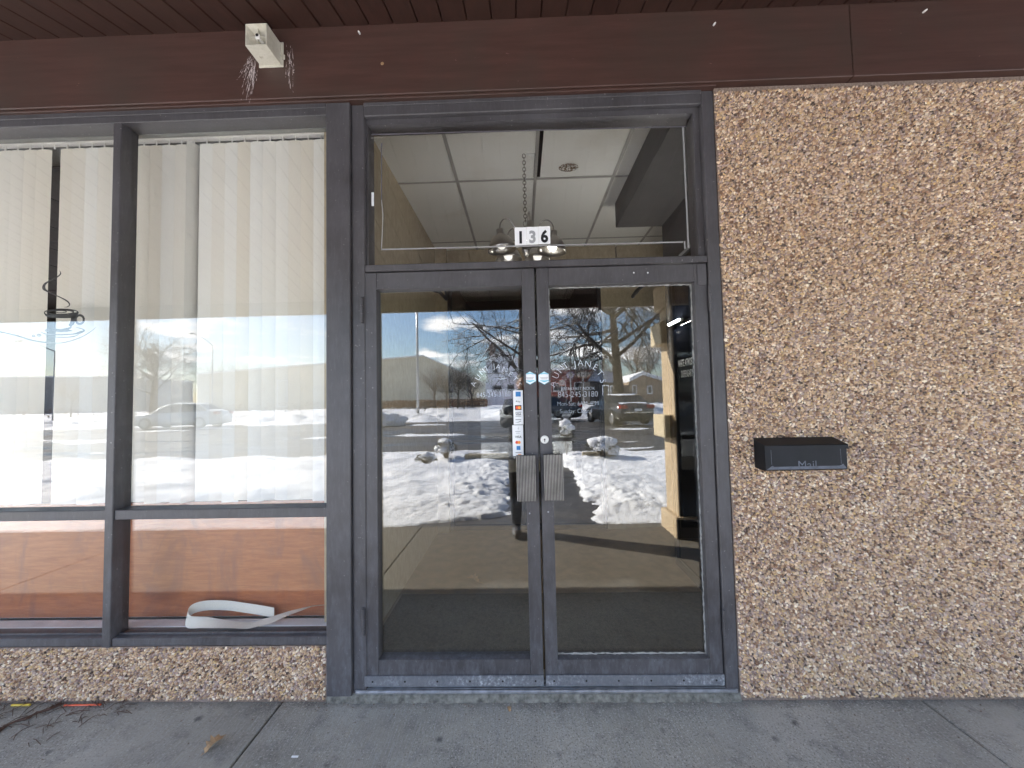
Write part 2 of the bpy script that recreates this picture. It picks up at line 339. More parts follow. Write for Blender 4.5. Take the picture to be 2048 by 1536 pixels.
# ================================================================== PAVEMENT + SETTING
JX=[-13.4,-10.35,-7.3,-4.25,-1.2,1.85,4.9,7.95,11.0,14.0]
EAVE=-2.6
mb=MB()
for a,b_ in zip(JX[:-1],JX[1:]): mb.box(a+.004,EAVE+.02,-.12,b_-.004,.0,0,bev=.004)
mb.mi=1; mb.box(JX[0],EAVE+.02,-.2,JX[-1],-.001,-.012)
tag(mb.build('pavement',[M['concrete'],M['joint']]),'grey broomed concrete pavement under the canopy','pavement',kind='structure')
mb=MB(); mb.box(-900,-900,-1.2,900,60,-.6)
# (the far ground is drawn by the terrain sheets below)
# ------------------------------------------------------------------ aggregate walls
def stones(name,regions,parent):
    ring=np.arange(7)/7*2*np.pi
    cx=[];cz=[]
    for (x0,z0,x1,z1,sp_) in regions:
        nx=int((x1-x0)/sp_);nz=int((z1-z0)/(sp_*.87))
        gx,gz=np.meshgrid(np.arange(nx),np.arange(nz)); gx=gx+.5*(gz%2)
        px=x0+(gx+.3)*sp_+rng.uniform(-.42,.42,gx.shape)*sp_; pz=z0+(gz+.4)*sp_*.87+rng.uniform(-.42,.42,gx.shape)*sp_
        k=(px<x1-.003)&(pz<z1-.002)&(px>x0)&(pz>z0)
        cx.append(px[k].ravel());cz.append(pz[k].ravel())
    cx=np.concatenate(cx);cz=np.concatenate(cz);n=len(cx)
    a=rng.uniform(.0036,.0074,n); el=rng.uniform(1.0,1.7,n); th=rng.uniform(0,np.pi,n); h=rng.uniform(.002,.010,n)
    big=rng.random(n)<.05; a[big]*=1.3
    base=np.zeros((15,3)); base[0]=(0,0,1)
    for j in range(7): base[1+j]=(.62*np.cos(ring[j]),.62*np.sin(ring[j]),.8); base[8+j]=(np.cos(ring[j]),np.sin(ring[j]),-.15)
    V=np.repeat(base[None],n,0); V[:,:,:2]*=rng.uniform(.78,1.15,(n,15,1)); V[:,:,2]*=rng.uniform(.75,1.2,(n,15)); V[:,0,:2]+=rng.uniform(-.25,.25,(n,2))
    tx=rng.uniform(-.35,.35,n)[:,None];tz=rng.uniform(-.35,.35,n)[:,None]
    V[:,:,2]+=V[:,:,0]*tx+V[:,:,1]*tz
    x=V[:,:,0]*(a*el)[:,None]; z=V[:,:,1]*a[:,None]; y=V[:,:,2]*h[:,None]
    c,s=np.cos(th)[:,None],np.sin(th)[:,None]
    P=np.stack([cx[:,None]+x*c-z*s, -y, cz[:,None]+x*s+z*c],-1).reshape(-1,3)
    tri=[(0,1+(j+1)%7,1+j) for j in range(7)]; quad=[(1+j,1+(j+1)%7,8+(j+1)%7,8+j) for j in range(7)]
    loops=np.array([i for f in tri for i in f]+[i for f in quad for i in f]); ls=np.array([3]*7+[4]*7)
    L=(loops[None]+np.arange(n)[:,None]*15).ravel().astype(np.int32); tot=np.tile(ls,n).astype(np.int32); start=np.concatenate([[0],np.cumsum(tot)[:-1]]).astype(np.int32)
    me=bpy.data.meshes.new(name); me.vertices.add(n*15); me.vertices.foreach_set('co',P.ravel().astype(np.float32))
    me.loops.add(len(L)); me.loops.foreach_set('vertex_index',L); me.polygons.add(len(tot)); me.polygons.foreach_set('loop_start',start); me.polygons.foreach_set('loop_total',tot)
    me.polygons.foreach_set('use_smooth',np.ones(len(tot),bool)); me.update(calc_edges=True)
    pal=np.array([(.72,.58,.44),(.60,.44,.29),(.50,.36,.24),(.37,.23,.15),(.20,.11,.065),(.07,.045,.035),(.46,.35,.32),(.29,.21,.20),(.64,.47,.24),(.86,.78,.66),(.54,.45,.41)])
    w=np.array([.15,.17,.15,.11,.08,.05,.09,.05,.05,.06,.05]); w/=w.sum()
    ci=rng.choice(len(pal),n,p=w); C=pal[ci]*rng.uniform(.76,1.16,(n,1))*np.array([[1.05,1.0,.93]]); C=np.clip(C,0,1)
    at4=me.attributes.new('stone','FLOAT_COLOR','POINT'); A=np.ones((n,15,4),np.float32); A[:,:,:3]=C[:,None]; at4.data.foreach_set('color',A.ravel())
    me.materials.append(M['stones'])
    link(bpy.data.objects.new(name,me),parent)
BEAMZ0=3.018; BEAMZ1=3.388
w=thing('pebble_wall','tall tan pebble-dash wall panel right of the entrance doors','wall',(3,0,0),kind='thing')
JR=1.012
mb=MB(); mb.box(JR,0,-.05,6.5,.25,BEAMZ0-.003); mb.build('mortar',M['mortar'],w); stones('pebble_facing',[(JR+.004,.012,4.6,BEAMZ0-.016,.0102)],w)
SILLZ=Z(400,1293)
w=thing('pebble_plinth','low pebble-dash plinth under the shop window','wall',(-2.5,0,0))
mb=MB(); mb.box(-6.5,0.0,-.05,-.98,.22,SILLZ); mb.build('mortar',M['mortar'],w); stones('pebble_facing',[(-3.4,.01,-.985,SILLZ+.002,.0102)],w)

# ------------------------------------------------------------------ fascia beam + soffit
bx=X(1703,80,-.04)
w=thing('fascia_beam','brown painted timber beam running above the window and doors','beam',(0,-.04,BEAMZ0))
for k,(a,b_) in enumerate(((-14,bx-.0015),(bx+.0015,7))):
    mb=MB(); mb.box(a,-.04,BEAMZ0,b_,.12,BEAMZ1+.02,bev=.003); mb.build('beam_board',M['beam'],w)
mb=MB(); mb.box(-14,-.028,BEAMZ0-.012,JR,.1,BEAMZ0-.0005,bev=.002); tr=mb.build('beam_trim',M['beam'],w)
S_=.27
def soff(x,y): return BEAMZ1+ (y+.04)*S_
w=thing('canopy_soffit','sloping dark brown tongue and groove soffit boards under the canopy','soffit',(0,-1.3,3))
mb=MB(); bw=.1255; x0=X(1033,40,-.04)-bw*112; tones=[]
for i in range(172):
    a=x0+i*bw; b_=a+bw-.0035; 
    vs=[];g=.004
    for (xx,dz) in ((a,.006),(a+g,0),(b_-g,0),(b_,.006)):
        for yy in (-.04,EAVE): vs.append((xx,yy,soff(xx,yy)+dz))
    vs+=[(a,-.04,soff(0,-.04)+.02),(a,EAVE,soff(0,EAVE)+.02),(b_,-.04,soff(0,-.04)+.02),(b_,EAVE,soff(0,EAVE)+.02)]
    mb.add(vs,[(0,1,3,2),(2,3,5,4),(4,5,7,6),(0,8,9,1),(6,7,11,10)]); tones+=[random.random()*.6]*12
o=mb.build('soffit_boards',M['soffit'],w); at5=o.data.attributes.new('tone','FLOAT','POINT'); at5.data.foreach_set('value',tones)
mb=MB(); mb.add([(x0,-.04,soff(0,-.04)+.021),(x0,EAVE,soff(0,EAVE)+.021),(7.5,EAVE,soff(0,EAVE)+.021),(7.5,-.04,soff(0,-.04)+.021),(x0,-.04,soff(0,-.04)+.25),(x0,EAVE,soff(0,EAVE)+.25),(7.5,EAVE,soff(0,EAVE)+.25),(7.5,-.04,soff(0,-.04)+.25)],[(0,1,2,3),(7,6,5,4),(0,4,5,1),(2,6,7,3)]); mb.build('roof_deck',M['soffit'],w)
ez=soff(0,EAVE)
mb=MB(); mb.box(-14,EAVE-.04,ez-.16,7.5,EAVE,ez+.32,bev=.004); mb.build('eave_fascia',M['beam'],w)
mb=MB(); mb.box(-14,EAVE-.1,ez+.3205,7.5,EAVE+.05,ez+.345); mb.build('roof_edge',M['gravelroof'],w)
# building mass behind (keeps the sky out)
mb=MB(); mb.box(-14,-.03,BEAMZ1+.03,7.5,8,4.4); tag(mb.build('upper_wall',M['beam']),'brown upper wall of the shop above the canopy','wall',kind='structure')
# nubs of old fixings on the beam
for k,(px,py) in enumerate(((719,66),(1428,49),(1848,23))):
    p=at(px,py,-.045); mb=MB(); mb.tube([(p.x,-.0395,p.z),(p.x,-.052,p.z-.002),(p.x,-.060,p.z-.004)],[.0045,.005,.003],10)
    tag(mb.build('wall_plug',M['white']),['white plug low on the beam left of the transom','small white plug on the beam above the right door jamb','small white plug near the soffit, right of the beam joint'][k],'plug',group='white plugs on the beam')
p=at(765,128,-.04); mb=MB(); mb.lathe([(0,0),(.006,0),(.009,.003),(.006,.005),(.004,.002),(0,.001)],12,lambda v:(p.x+v.x,-.04-v.z,p.z+v.y)); tag(mb.build('rusty_screw',M['leaf']),'rusty screw head in the brown beam right of the horn','screw')

# ------------------------------------------------------------------ horn speaker on the beam
hz=at(543,106,-.04)
w=thing('horn_siren','cream square horn siren mounted on the brown beam below the soffit','siren',(hz.x,-.04,hz.z))
f1=at(491,48,-.15);f2=at(533,89.5,-.15);b1=at(519,90,-.045);b2=at(565,132,-.045)
def ringf(x0,x1,z0,z1,y): return [(x0,y,z0),(x1,y,z0),(x1,y,z1),(x0,y,z1)]
fx0,fx1,fz1,fz0=f1.x,f2.x,f1.z,f2.z; bx0,bx1,bz1,bz0=b1.x+.006,b2.x-.008,b1.z,b2.z+.006
mb=MB(); t_=.004
vs=ringf(bx0,bx1,bz0,bz1,-.046)+ringf(fx0,fx1,fz0,fz1,-.15)+ringf(fx0+t_,fx1-t_,fz0+t_,fz1-t_,-.15)+ringf((fx0+fx1)/2-.012,(fx0+fx1)/2+.012,(fz0+fz1)/2-.012,(fz0+fz1)/2+.012,-.075)
q=lambda a,b_:[(a+i,a+(i+1)%4,b_+(i+1)%4,b_+i) for i in range(4)]
mb.add(vs,q(0,4)+q(4,8)+q(8,12)+[(12,13,14,15)]); mb.build('horn_body',M['horn'],w)
cx_,cz_=(fx0+fx1)/2,(fz0+fz1)/2
mb=MB(); mb.box(fx0+t_,-.138,cz_-.0016,fx1-t_,-.08,cz_+.0016); mb.box(cx_-.0016,-.138,fz0+t_,cx_+.0016,-.08,fz1-t_); mb.build('horn_fins',M['horn'],w)
mb=MB(); mb.box(cx_-.011,-.142,cz_-.012,cx_+.011,-.08,cz_+.012,bev=.003); mb.mi=1; mb.tube([(cx_,-.1425,cz_+.004),(cx_,-.1445,cz_+.004)],[.007,.007],12); mb.build('horn_driver',[M['white'],M['black']],w)
mb=MB(); mb.box(b1.x-.002,-.047,b2.z-.004,b2.x+.004,-.040,b1.z+.01,bev=.002); mb.box(b2.x-.004,-.047,b2.z+.035,b2.x+.012,-.041,b2.z+.06,bev=.002); mb.build('mounting_flange',M['horn'],w)
# dried drips below it
mb=MB()
def drip(px,py,px2,py2,wd,Y=-.0412):
    a=at(px,py,Y);b_=at(px2,py2,Y); f0=0; jit=0
    while f0<.97:
        f1=min(1,f0+random.uniform(.12,.5)); pts=[]; w_=wd*random.uniform(.5,1.3)
        for i in range(6):
            f=f0+(f1-f0)*i/5; jit+=random.uniform(-.0009,.0009); pts.append((a.x+(b_.x-a.x)*f+jit,a.z+(b_.z-a.z)*f,w_*(.3+(.9 if i in(3,4) else .1))))
        mb.ribbon(pts,Y-random.uniform(0,.0006)); f0=f1+random.uniform(.03,.16)
for i in range(46):
    sx_=random.uniform(494,516); sy_=105+(sx_-494)*.6+random.uniform(0,40); f=random.uniform(.15,1)
    ex=sx_+(sx_-520)*1.3*f*random.uniform(.5,1); ey=min(sy_+random.uniform(15,75)*f+10,210)
    drip(sx_,sy_,ex,ey,random.choice((.0012,.0016,.002,.003)))
for i in range(12):
    sx_=random.uniform(572,586); sy_=random.uniform(90,150); drip(sx_,sy_,sx_+random.uniform(-2,8),sy_+random.uniform(12,45),random.choice((.0012,.002,.003)))
drip(572,88,580,130,.003); drip(580,110,579,168,.003)
tag(mb.build('dried_drips',simple('dried_drip_paint',(.52,.45,.43),.4,var=.3,sc=60)),'thin white dried drips streaking the beam below the horn','drips',kind='stuff')

# ------------------------------------------------------------------ shop window (left)
W0=-3.6
w=thing('shop_window','dark framed shop window with two bays left of the doors','window',(-2,0,SILLZ))
hy=Z(400,247-5)                                   # underside of header face (at x~400)
HZ=at(400,241,0).z; 
mb=MB(); mb.box(W0,-.004,HZ,-.979,.09,BEAMZ0-.0125,bev=.003); mb.box(W0,-.012,HZ+.035,-.979,-.0045,HZ+.062,bev=.002); mb.build('window_head',M['frame'],w)
RZ1,RZ0=Z(400,1018),Z(400,1037.5)
MX0,MX1=-2.109,-2.066
mb=MB(); mb.box(MX0,-.008,SILLZ,MX1,.088,HZ-.0005,bev=.003); mb.build('mullion',M['frame'],w)
for a,b_ in ((W0,MX0-.0005),(MX1+.0005,-.979)):
    mb=MB(); mb.box(a,0,RZ0,b_,.088,RZ1,bev=.003); mb.build('mid_rail',M['frame'],w)
SZ=Z(400,1276)
for a,b_ in ((W0,MX0-.0005),(MX1+.0005,-.979)):
    mb=MB(); mb.box(a,0,SILLZ+.002,b_,.1,SZ,bev=.004); mb.box(a,.034,SZ,b_,.042,SZ+.008); mb.build('sill_rail',M['frame'],w)
for nm,a,b_,z0,z1 in (('l',W0,MX0,RZ1,HZ),('r',MX1,-.979,RZ1,HZ),('l',W0,MX0,SZ,RZ0),('r',MX1,-.979,SZ,RZ0)):
    mb=MB(); mb.box(a-.003,.045,z0-.004,b_+.003,.051,z1+.004); mb.build('glass_pane',M['glass'],w)
mb=MB(); mb.box(-.978,-.014,.03,-.855,.12,BEAMZ0-.0125,bev=.003); tag(mb.build('corner_post',M['frame']),'wide charcoal painted post between the shop window and the doors','post')
# side filler between post and reveal inside
# coffee cup decal
def gp(zx,zy): 
    p=at(60+zx/6.983,520+zy/6.983,.0525); return p
def rib(pts,closed=False):
    q_=catmull([(gp(a,b_).x,gp(a,b_).z,1.25*c/6.983/395) for a,b_,c in pts],8); mb.ribbon(q_,.0525)
def ell(cx,cy_,rx,ry,wd,a0=0,a1=360):
    pts=[]
    for i in range(49):
        a=R_(a0+(a1-a0)*i/48); g_=gp(cx+rx*math.cos(a),cy_+ry*math.sin(a)); pts.append((g_.x,g_.z,wd/6.983/395))
    mb.ribbon(pts,.0526)
mb=MB()
rib([(412,148,2),(428,190,15),(380,237,16),(290,285,15),(215,330,26),(192,385,40),(230,430,22),(330,480,13),(430,525,13),(520,575,17),(552,620,15),(530,650,10),(478,662,3)])
ell(437,735,238,50,15); ell(425,728,185,33,24); ell(430,722,80,15,12)
rib([(197,735,10),(250,778,30),(400,792,34),(550,788,40),(620,768,58),(672,735,22)])
rib([(610,780,80),(602,835,56),(588,880,52),(550,922,30)]); ell(695,832,56,60,34)
fp=[(285,930),(350,958),(430,965),(520,948),(585,925),(575,955),(540,970),(598,990),(520,1003),(430,1008),(340,1000),(308,988),(370,976)]
mb.add([(gp(a,b_).x,.0524,gp(a,b_).z) for a,b_ in fp],[tuple(range(len(fp)))])
rib([(150,1005,4),(230,1035,10),(400,1045,13),(600,1035,13),(700,1010,28),(758,985,18),(720,960,9),(640,940,3)])
rib([(200,1045,3),(300,1070,8),(450,1080,10),(600,1070,12),(680,1040,5)])
rib([(-900,870,12),(-650,950,12),(-430,1000,14),(-175,1060,18),(0,1115,20),(150,1143,18),(300,1158,15),(450,1156,11),(600,1120,10),(750,1060,8),(860,990,6),(920,940,2)])
for cx,cyy,rx,ry in ((235,985,28,16),(50,1060,28,16),(125,1050,36,18)):
    rib([(cx-rx,cyy-ry*.2,6),(cx,cyy-ry*.7,13),(cx+rx,cyy+ry*.1,5)]); rib([(cx-rx,cyy+ry*.3,5),(cx,cyy+ry*.6,14),(cx+rx,cyy+ry*.5,5)])
mb.build('coffee_cup_decal',M['black'],w)
# interior window head, blinds
mb=MB(); mb.box(W0,.0905,HZ-.002,-.979,.118,HZ+.02); mb.box(W0,.21,HZ-.06,-.979,.24,HZ+.05); tag(mb.build('window_lining',M['blinddark']),'grey lining board above the vertical blinds','lining board')
BY=.165
def blind(name,xa,xb,label,gaps,turned):
    w=thing(name,label,'blinds',((xa+xb)/2,BY,2.8),group='vertical blinds in the shop window')
    zt=Z((xa+2.2)*0+ (430 if xa>-2.1 else 120),281,BY)
    zt=at(430,272,BY).z
    mb=MB(); mb.box(xa,BY-.02,zt-.021,xb,BY+.02,zt,bev=.004); mb.box(xa,BY-.024,zt-.008,xb,BY-.02,zt-.004); mb.build('head_rail',M['white'],w)
    sp_=.0725; n=int((xb-xa)/sp_)+1; zb=Z(450,1003,BY)
    for i in range(n):
        x=xa+.03+i*sp_
        if x>xb-.01: break
        mb=MB(); mb.box(x-.002,BY-.006,zt-.04,x+.002,BY-.002,zt-.02); mb.box(x-.0015,BY-.009,zt-.046,x+.004,BY-.004,zt-.036); mb.build('hook',M['white'],w)
        if any(abs(x-g_)<sp_*.5 for g_ in gaps): continue
        ang=R_(5)+random.uniform(-.06,.06); hw=.0445+random.uniform(-.003,.001)
        for tx,ta in turned:
            if abs(x-tx)<sp_*.5: ang=R_(ta)
        mb=MB(); vs=[];fs=[]; nz=10
        bow=random.uniform(.001,.005); lean=random.uniform(-.004,.004); dzb=random.uniform(-.006,.006)
        for k in range(nz+1):
            z=zt-.04+(zb+dzb-(zt-.04))*k/nz
            for j in range(7):
                u=-1+j/3; xx=u*hw; yy=-bow*(1-u*u)
                dxk=lean*k/nz; zz=z-(.005*abs(u)**2.5+random.uniform(0,.001) if k==0 else 0)
                vs.append((x+dxk+xx*math.cos(ang)-yy*math.sin(ang),BY+.004+xx*math.sin(ang)+yy*math.cos(ang),zz))
        for k in range(nz):
            for j in range(6): a=k*7+j; fs.append((a,a+7,a+8,a+1))
        mb.add(vs,fs); mb.build('vane',M['blind'],w,smooth=True)
gx=X(106,500,BY); t1=X(378,500,BY); t2=X(397,500,BY)
blind('vertical_blinds',-3.6,-2.215+.0,'cream vertical blinds with one vane missing beside the coffee cup decal',[gx],[])
blind('vertical_blinds',-2.21,-.985,'cream vertical blinds in the window bay next to the wide post',[],[(t1,68)])
# plywood panels
PYY=.20; pz1=Z(450,1003,PYY); pz0=Z(450,1238,PYY)
w=thing('plywood_panel','reddish brown stained plywood panel low in the right window bay','panel',(-1.5,PYY,pz0)); mb=MB(); mb.box(-2.2,PYY,pz0,-.985,PYY+.012,pz1); mb.build('board',M['plywood'],w)
w=thing('plywood_panel','reddish brown stained plywood panel low in the left window bay','panel',(-3,PYY,pz0)); mb=MB(); mb.box(-3.7,PYY+.001,pz0,-2.203,PYY+.013,pz1); mb.build('board',M['plywood'],w)
mb=MB(); mb.box(-3.7,.101,SZ-.03,-.982,.24,SZ+.0,bev=.004); mb.box(-3.7,.17,SZ,-.982,.199,pz0+.004,bev=.003); tag(mb.build('inner_sill',M['trim']),'pale inner sill board at the foot of the plywood','sill')
# fallen vane : twisted strip lying on the sill
def zp(a,b_,Y): return at(350+a/6.606,1180+b_/6.606,Y)
ctr=[(1310,300,.158,.0),(1100,262,.165,0),(900,232,.17,0),(700,205,.172,0),(500,200,.165,0),(350,215,.15,0),(240,250,.135,0),(170,310,.115,.2),(155,370,.09,.4),(200,425,.078,.5),(400,430,.076,.9),(600,448,.08,1.3),(800,462,.085,1.5),(980,470,.09,1.5),(1100,440,.095,1.35),(1300,385,.105,1.3),(1500,310,.12,1.5),(1700,250,.135,1.7),(1850,210,.145,1.9),(2060,195,.15,2.03)]
C_=catmull(ctr,6); vs=[];fs=[]
for i,(a,b_,Y,tw) in enumerate(C_):
    p=zp(a,b_,Y); hw=.026*1.0
    up=Vector((0,math.sin(tw)*1.0,math.cos(tw)))*hw
    vs+=[p+up,p,p-up]
for i in range(len(C_)-1): fs+=[(3*i,3*i+3,3*i+4,3*i+1),(3*i+1,3*i+4,3*i+5,3*i+2)]
mb=MB(); mb.add(vs,fs); tag(mb.build('fallen_blind_vane',M['blind'],smooth=True),'curled loose blind vane lying on the window sill before the plywood','blind vane')

# ------------------------------------------------------------------ entrance frame + transom
JL0,JL1=-.8545,-.803; LEAFR=X(1415.5,540)
DZ1=2.117; DZ0=.069; BARZ1=Z(1069,519.5); 
w=thing('entrance_frame','charcoal metal frame with glazed transom around the double doors','door frame',(.1,0,0))
TH=Z(1069,219)                                          # underside of head, outer step
mb=MB(); mb.box(JL0,.006,.03,JL1+.016,.13,BEAMZ0-.013,bev=.004); mb.build('jamb',M['frame'],w)
mb=MB(); mb.box(LEAFR+.004,.0,.03,JR-.003,.13,BEAMZ0-.013,bev=.004); mb.build('jamb',M['frame'],w)
TL=X(723,400); TR=X(1408.5,300)
mb=MB(); mb.box(JL1+.0165,.002,TH,LEAFR+.0035,.13,BEAMZ0-.013,bev=.004); mb.box(JL1+.0165,-.004,TH+.05,LEAFR+.0035,.0015,TH+.085,bev=.002); mb.build('frame_head',M['frame'],w)
mb=MB(); mb.box(JL1+.0165,.004,DZ1+.004,LEAFR+.0035,.13,BARZ1,bev=.004); mb.build('transom_bar',M['frame'],w)
# glazing stop of transom
TGL=X(736,400,.03); TGR=X(1393,400,.03); TGT=Z(1069,238,.03); 
mb=MB()
mb.box(JL1+.017,.03,BARZ1,TGL,.12,TH); mb.box(TGR,.03,BARZ1,LEAFR+.003,.12,TH); mb.box(TGL,.03,TGT,TGR,.12,TH-.0005); mb.build('glazing_stop',M['frame'],w)
mb=MB(); mb.box(TGL-.003,.047,BARZ1-.003,TGR+.003,.053,TGT+.003); tp=mb.build('transom_glass',M['glass'],w)
# foil tape lines on glass
mb=MB(); Yt=.0455
def tl(a,b_,c,d_,wd): A=at(a,b_,Yt);B=at(c,d_,Yt); mb.ribbon([(A.x,A.z,wd),((A.x+B.x)/2,(A.z+B.z)/2,wd*.9),(B.x,B.z,wd)],Yt)
mb.mi=0; tl(742,269,1372,253,.007); tl(763,286,763,400,.006)
mb.mi=1; tl(763,400,766,430,.005); tl(766,430,763,498,.005); tl(762,499,1366,484,.008); tl(1366,254,1377,496,.009); tl(1369,482,1370,498,.008); tl(742,276,762,276,.003)
mb.build('foil_tape',[M['tape'],M['tapelt']],tp)
mb=MB(); A=at(743,385,.0454); B=at(748,412,.0454); mb.box(A.x,.0445,B.z,B.x,.0455,A.z); mb.build('tape_scrap',M['paper'],tp)
# number plates 136
nA=at(1029,455.5,.044); nB=at(1101,488.5,.044); pw=(nB.x-nA.x)/3
wn=thing('house_number','white street number plates reading 136 on the transom glass','house number',(nA.x,.044,nB.z))
for k,ch in enumerate('136'):
    mb=MB(); x0_=nA.x+k*pw; dz_=k*.0008; mb.box(x0_+.0004,.0405,nB.z+dz_,x0_+pw-.0004,.0450,nA.z+dz_,bev=.0008); pl=mb.build('number_plate',M['paper'],wn)
    mb=MB(); add_text(mb,ch,.086,x0_+pw/2,nB.z+dz_+.010,.0399,sx=.88,off=.0035); mb.build('digit',M['grey'] if ch=='3' else M['black'],pl)

# ------------------------------------------------------------------ doors
def door(side):
    left=side<0
    nm='left' if left else 'right'
    if left: x0,x1=JL1+.004+.0135,.0785; gl0,gl1=X(751,576),X(1044,576)
    else: x0,x1=.0885,LEAFR; gl0,gl1=X(1097,568),X(1391,568)
    lab='charcoal glazed entrance door with card stickers, hinged by the wide post' if left else 'charcoal glazed entrance door with the round lock, hinged at the pebble wall'
    w=thing('entrance_door',lab,'door',((x0+x1)/2,.02,DZ0),group='pair of glazed entrance doors')
    if left: x0=JL1+.001
    x0=X(726.5,950) if left else x0
    GZ1=Z(900,574) if left else Z(1240,566); GZ0=Z(900,1322) if left else Z(1270,1321)
    y0,y1=.012,.075
    sl=MB(); sl.box(x0,y0,DZ0,gl0,y1,DZ1,bev=.003); sl.build('stile',M['frame'],w)
    sl=MB(); sl.box(gl1,y0,DZ0,x1,y1,DZ1,bev=.003); sl.build('stile',M['frame'],w)
    sl=MB(); sl.box(gl0+.0004,y0+.002,GZ1,gl1-.0004,y1-.001,DZ1-.001,bev=.002); sl.build('top_rail',M['frame'],w)
    sl=MB(); sl.box(gl0+.0004,y0+.002,DZ0+.001,gl1-.0004,y1-.001,GZ0,bev=.002); sl.build('bottom_rail',M['frame'],w)
    # raised glazing bead
    mb=MB(); b=.010; yb=y0-.003
    mb.box(gl0-b,yb,GZ0-b,gl0-.001,y0,GZ1+b); mb.box(gl1+.001,yb,GZ0-b,gl1+b,y0,GZ1+b); mb.box(gl0-.001,yb,GZ1+.001,gl1+.001,y0+.002,GZ1+b); mb.box(gl0-.001,yb,GZ0-b,gl1+.001,y0+.002,GZ0-.001); mb.build('glazing_bead',M['frame'],w)
    mb=MB(); mb.box(gl0-.002,.047,GZ0-.002,gl1+.002,.053,GZ1+.002); g=mb.build('glass_pane',M['doorglass'],w)
    # sweep strip
    mb=MB(); zt=DZ0+.045; mb.box(x0,.002,DZ0-.004,x1,.0115,zt-.003,bev=.002); 
    mb.box(x0,.0035,zt-.003,x1,.0118,zt,bev=.001); sw=mb.build('door_sweep',M['sweep'],w)
    mb=MB()
    for k in range(6): xx=x0+.04+k*(x1-x0-.08)/5; mb.tube([(xx,.0022,DZ0+.02),(xx,.0004,DZ0+.02)],[.005,.004],8)
    mb.build('sweep_screw',M['joint'],sw)
    # hinges
    hx=x0-.003 if left else x1+.005
    for zz in (Z(724,620),Z(726,1243)) if left else (Z(1427,597),Z(1455,1246)):
        mb=MB(); rr=.0085
        for k in range(3): mb.tube([(hx,-.002,zz-.062+k*.0415),(hx,-.002,zz-.062+k*.0415+.040)],[rr,rr],12)
        mb.tube([(hx,-.002,zz-.068),(hx,-.002,zz-.0625)],[.004,rr*.9],12); mb.tube([(hx,-.002,zz+.0625),(hx,-.002,zz+.067)],[rr*.9,.004],12); mb.build('hinge',M['frame'],w,smooth=False)
    if not left:
        mb=MB(); A=at(1394,527,.006);B=at(1414,570,.006); mb.box(A.x,.006,B.z,B.x,.0115,A.z,bev=.001); A=at(1418,522,.0);
        mb.build('pivot_plate',M['frame'],w)
    # pull plate
    if left: A=at(1032,911,-.035);B=at(1073,1003,-.035)
    else: A=at(1087,909,-.035);B=at(1128.5,1001,-.035)
    mb=MB(); mb.mi=1; mb.box(A.x,-.030,B.z,B.x,-.024,A.z,bev=.001); mb.mi=0
    nr=13; wv=(B.x-A.x)/nr
    for k in range(nr): mb.box(A.x+k*wv+wv*.2,-.037,B.z+.0005,A.x+(k+1)*wv-wv*.2,-.0298,A.z-.0005,bev=.0015)
    h=mb.build('pull_handle',[M['handle'],M['joint']],w)
    cxh=(gl1+x1)/2 if left else (x0+gl0)/2
    mb=MB()
    for zz in (A.z-.03,B.z+.03): mb.tube([(cxh,-.0245,zz),(cxh,.013,zz)],[.009,.009],10)
    mb.build('handle_bracket',M['frame'],h)
    mb=MB(); S=at(1059,1027,.01) if left else at(1096.5,1024,.01); mb.lathe([(0,.003),(.003,.0025),(.0045,0)],10,lambda v:(S.x+v.x,.0118-v.z,S.z+v.y)); mb.build('screw_head',M['alu'],w)
    if not left:
        for px_ in (1268,1296):
            S=at(px_,545,.01); mb=MB(); mb.lathe([(0,.003),(.003,.0025),(.004,0)],8,lambda v:(S.x+v.x,.0138-v.z,S.z+v.y)); mb.build('screw_head',M['paper'],w)
        L=at(1089.5,879.5,.0); mb=MB(); prof=[(0,.006),(.006,.006),(.0065,.0045),(.010,.0055),(.0145,.0065),(.019,.005),(.0205,0)]
        mb.lathe(prof,28,lambda v:(L.x+v.x,.0112-v.z,L.z+v.y)); lk=mb.build('lock_cylinder',M['white'],w,smooth=True)
        mb=MB(); mb.box(L.x-.0014,.0040,L.z-.011,L.x+.0014,.0052,L.z-.001); mb.tube([(L.x,.0051,L.z+.001),(L.x,.0036,L.z+.001)],[.0038,.0038],10); mb.build('keyhole',M['joint'],lk)
    # hex award sticker
    hc=at(1060,756,.0108) if left else at(1088.5,756,.0108)
    pts=[(hc.x+.035*math.sin(R_(60*k))*(.98),hc.z+.033*math.cos(R_(60*k))) for k in range(6)]
    mb=MB(); mb.mi=1; mb.poly(pts,.0112,.0118); s_=lambda k:[(hc.x+(x-hc.x)*k,hc.z+(z-hc.z)*k) for x,z in pts]
    mb.mi=0; mb.poly(s_(.93),.0104,.0111)
    mb.mi=1; mb.ribbon([(hc.x-.018,hc.z+.020,.004),(hc.x,hc.z+.024,.007),(hc.x+.018,hc.z+.019,.003)],.0101); mb.ribbon([(hc.x-.022,hc.z-.012,.002),(hc.x,hc.z-.017,.010),(hc.x+.023,hc.z-.012,.004)],.0101)
    mb.mi=2; 
    for k in range(3): mb.ribbon([(hc.x-.020+k*.002,hc.z+.003-k*.0042,.0016),(hc.x+.019-k*.002,hc.z+.003-k*.0042,.0016)],.0100)
    mb.build('badge_sticker',[M['paper'],M['cyan'],M['grey']],w)
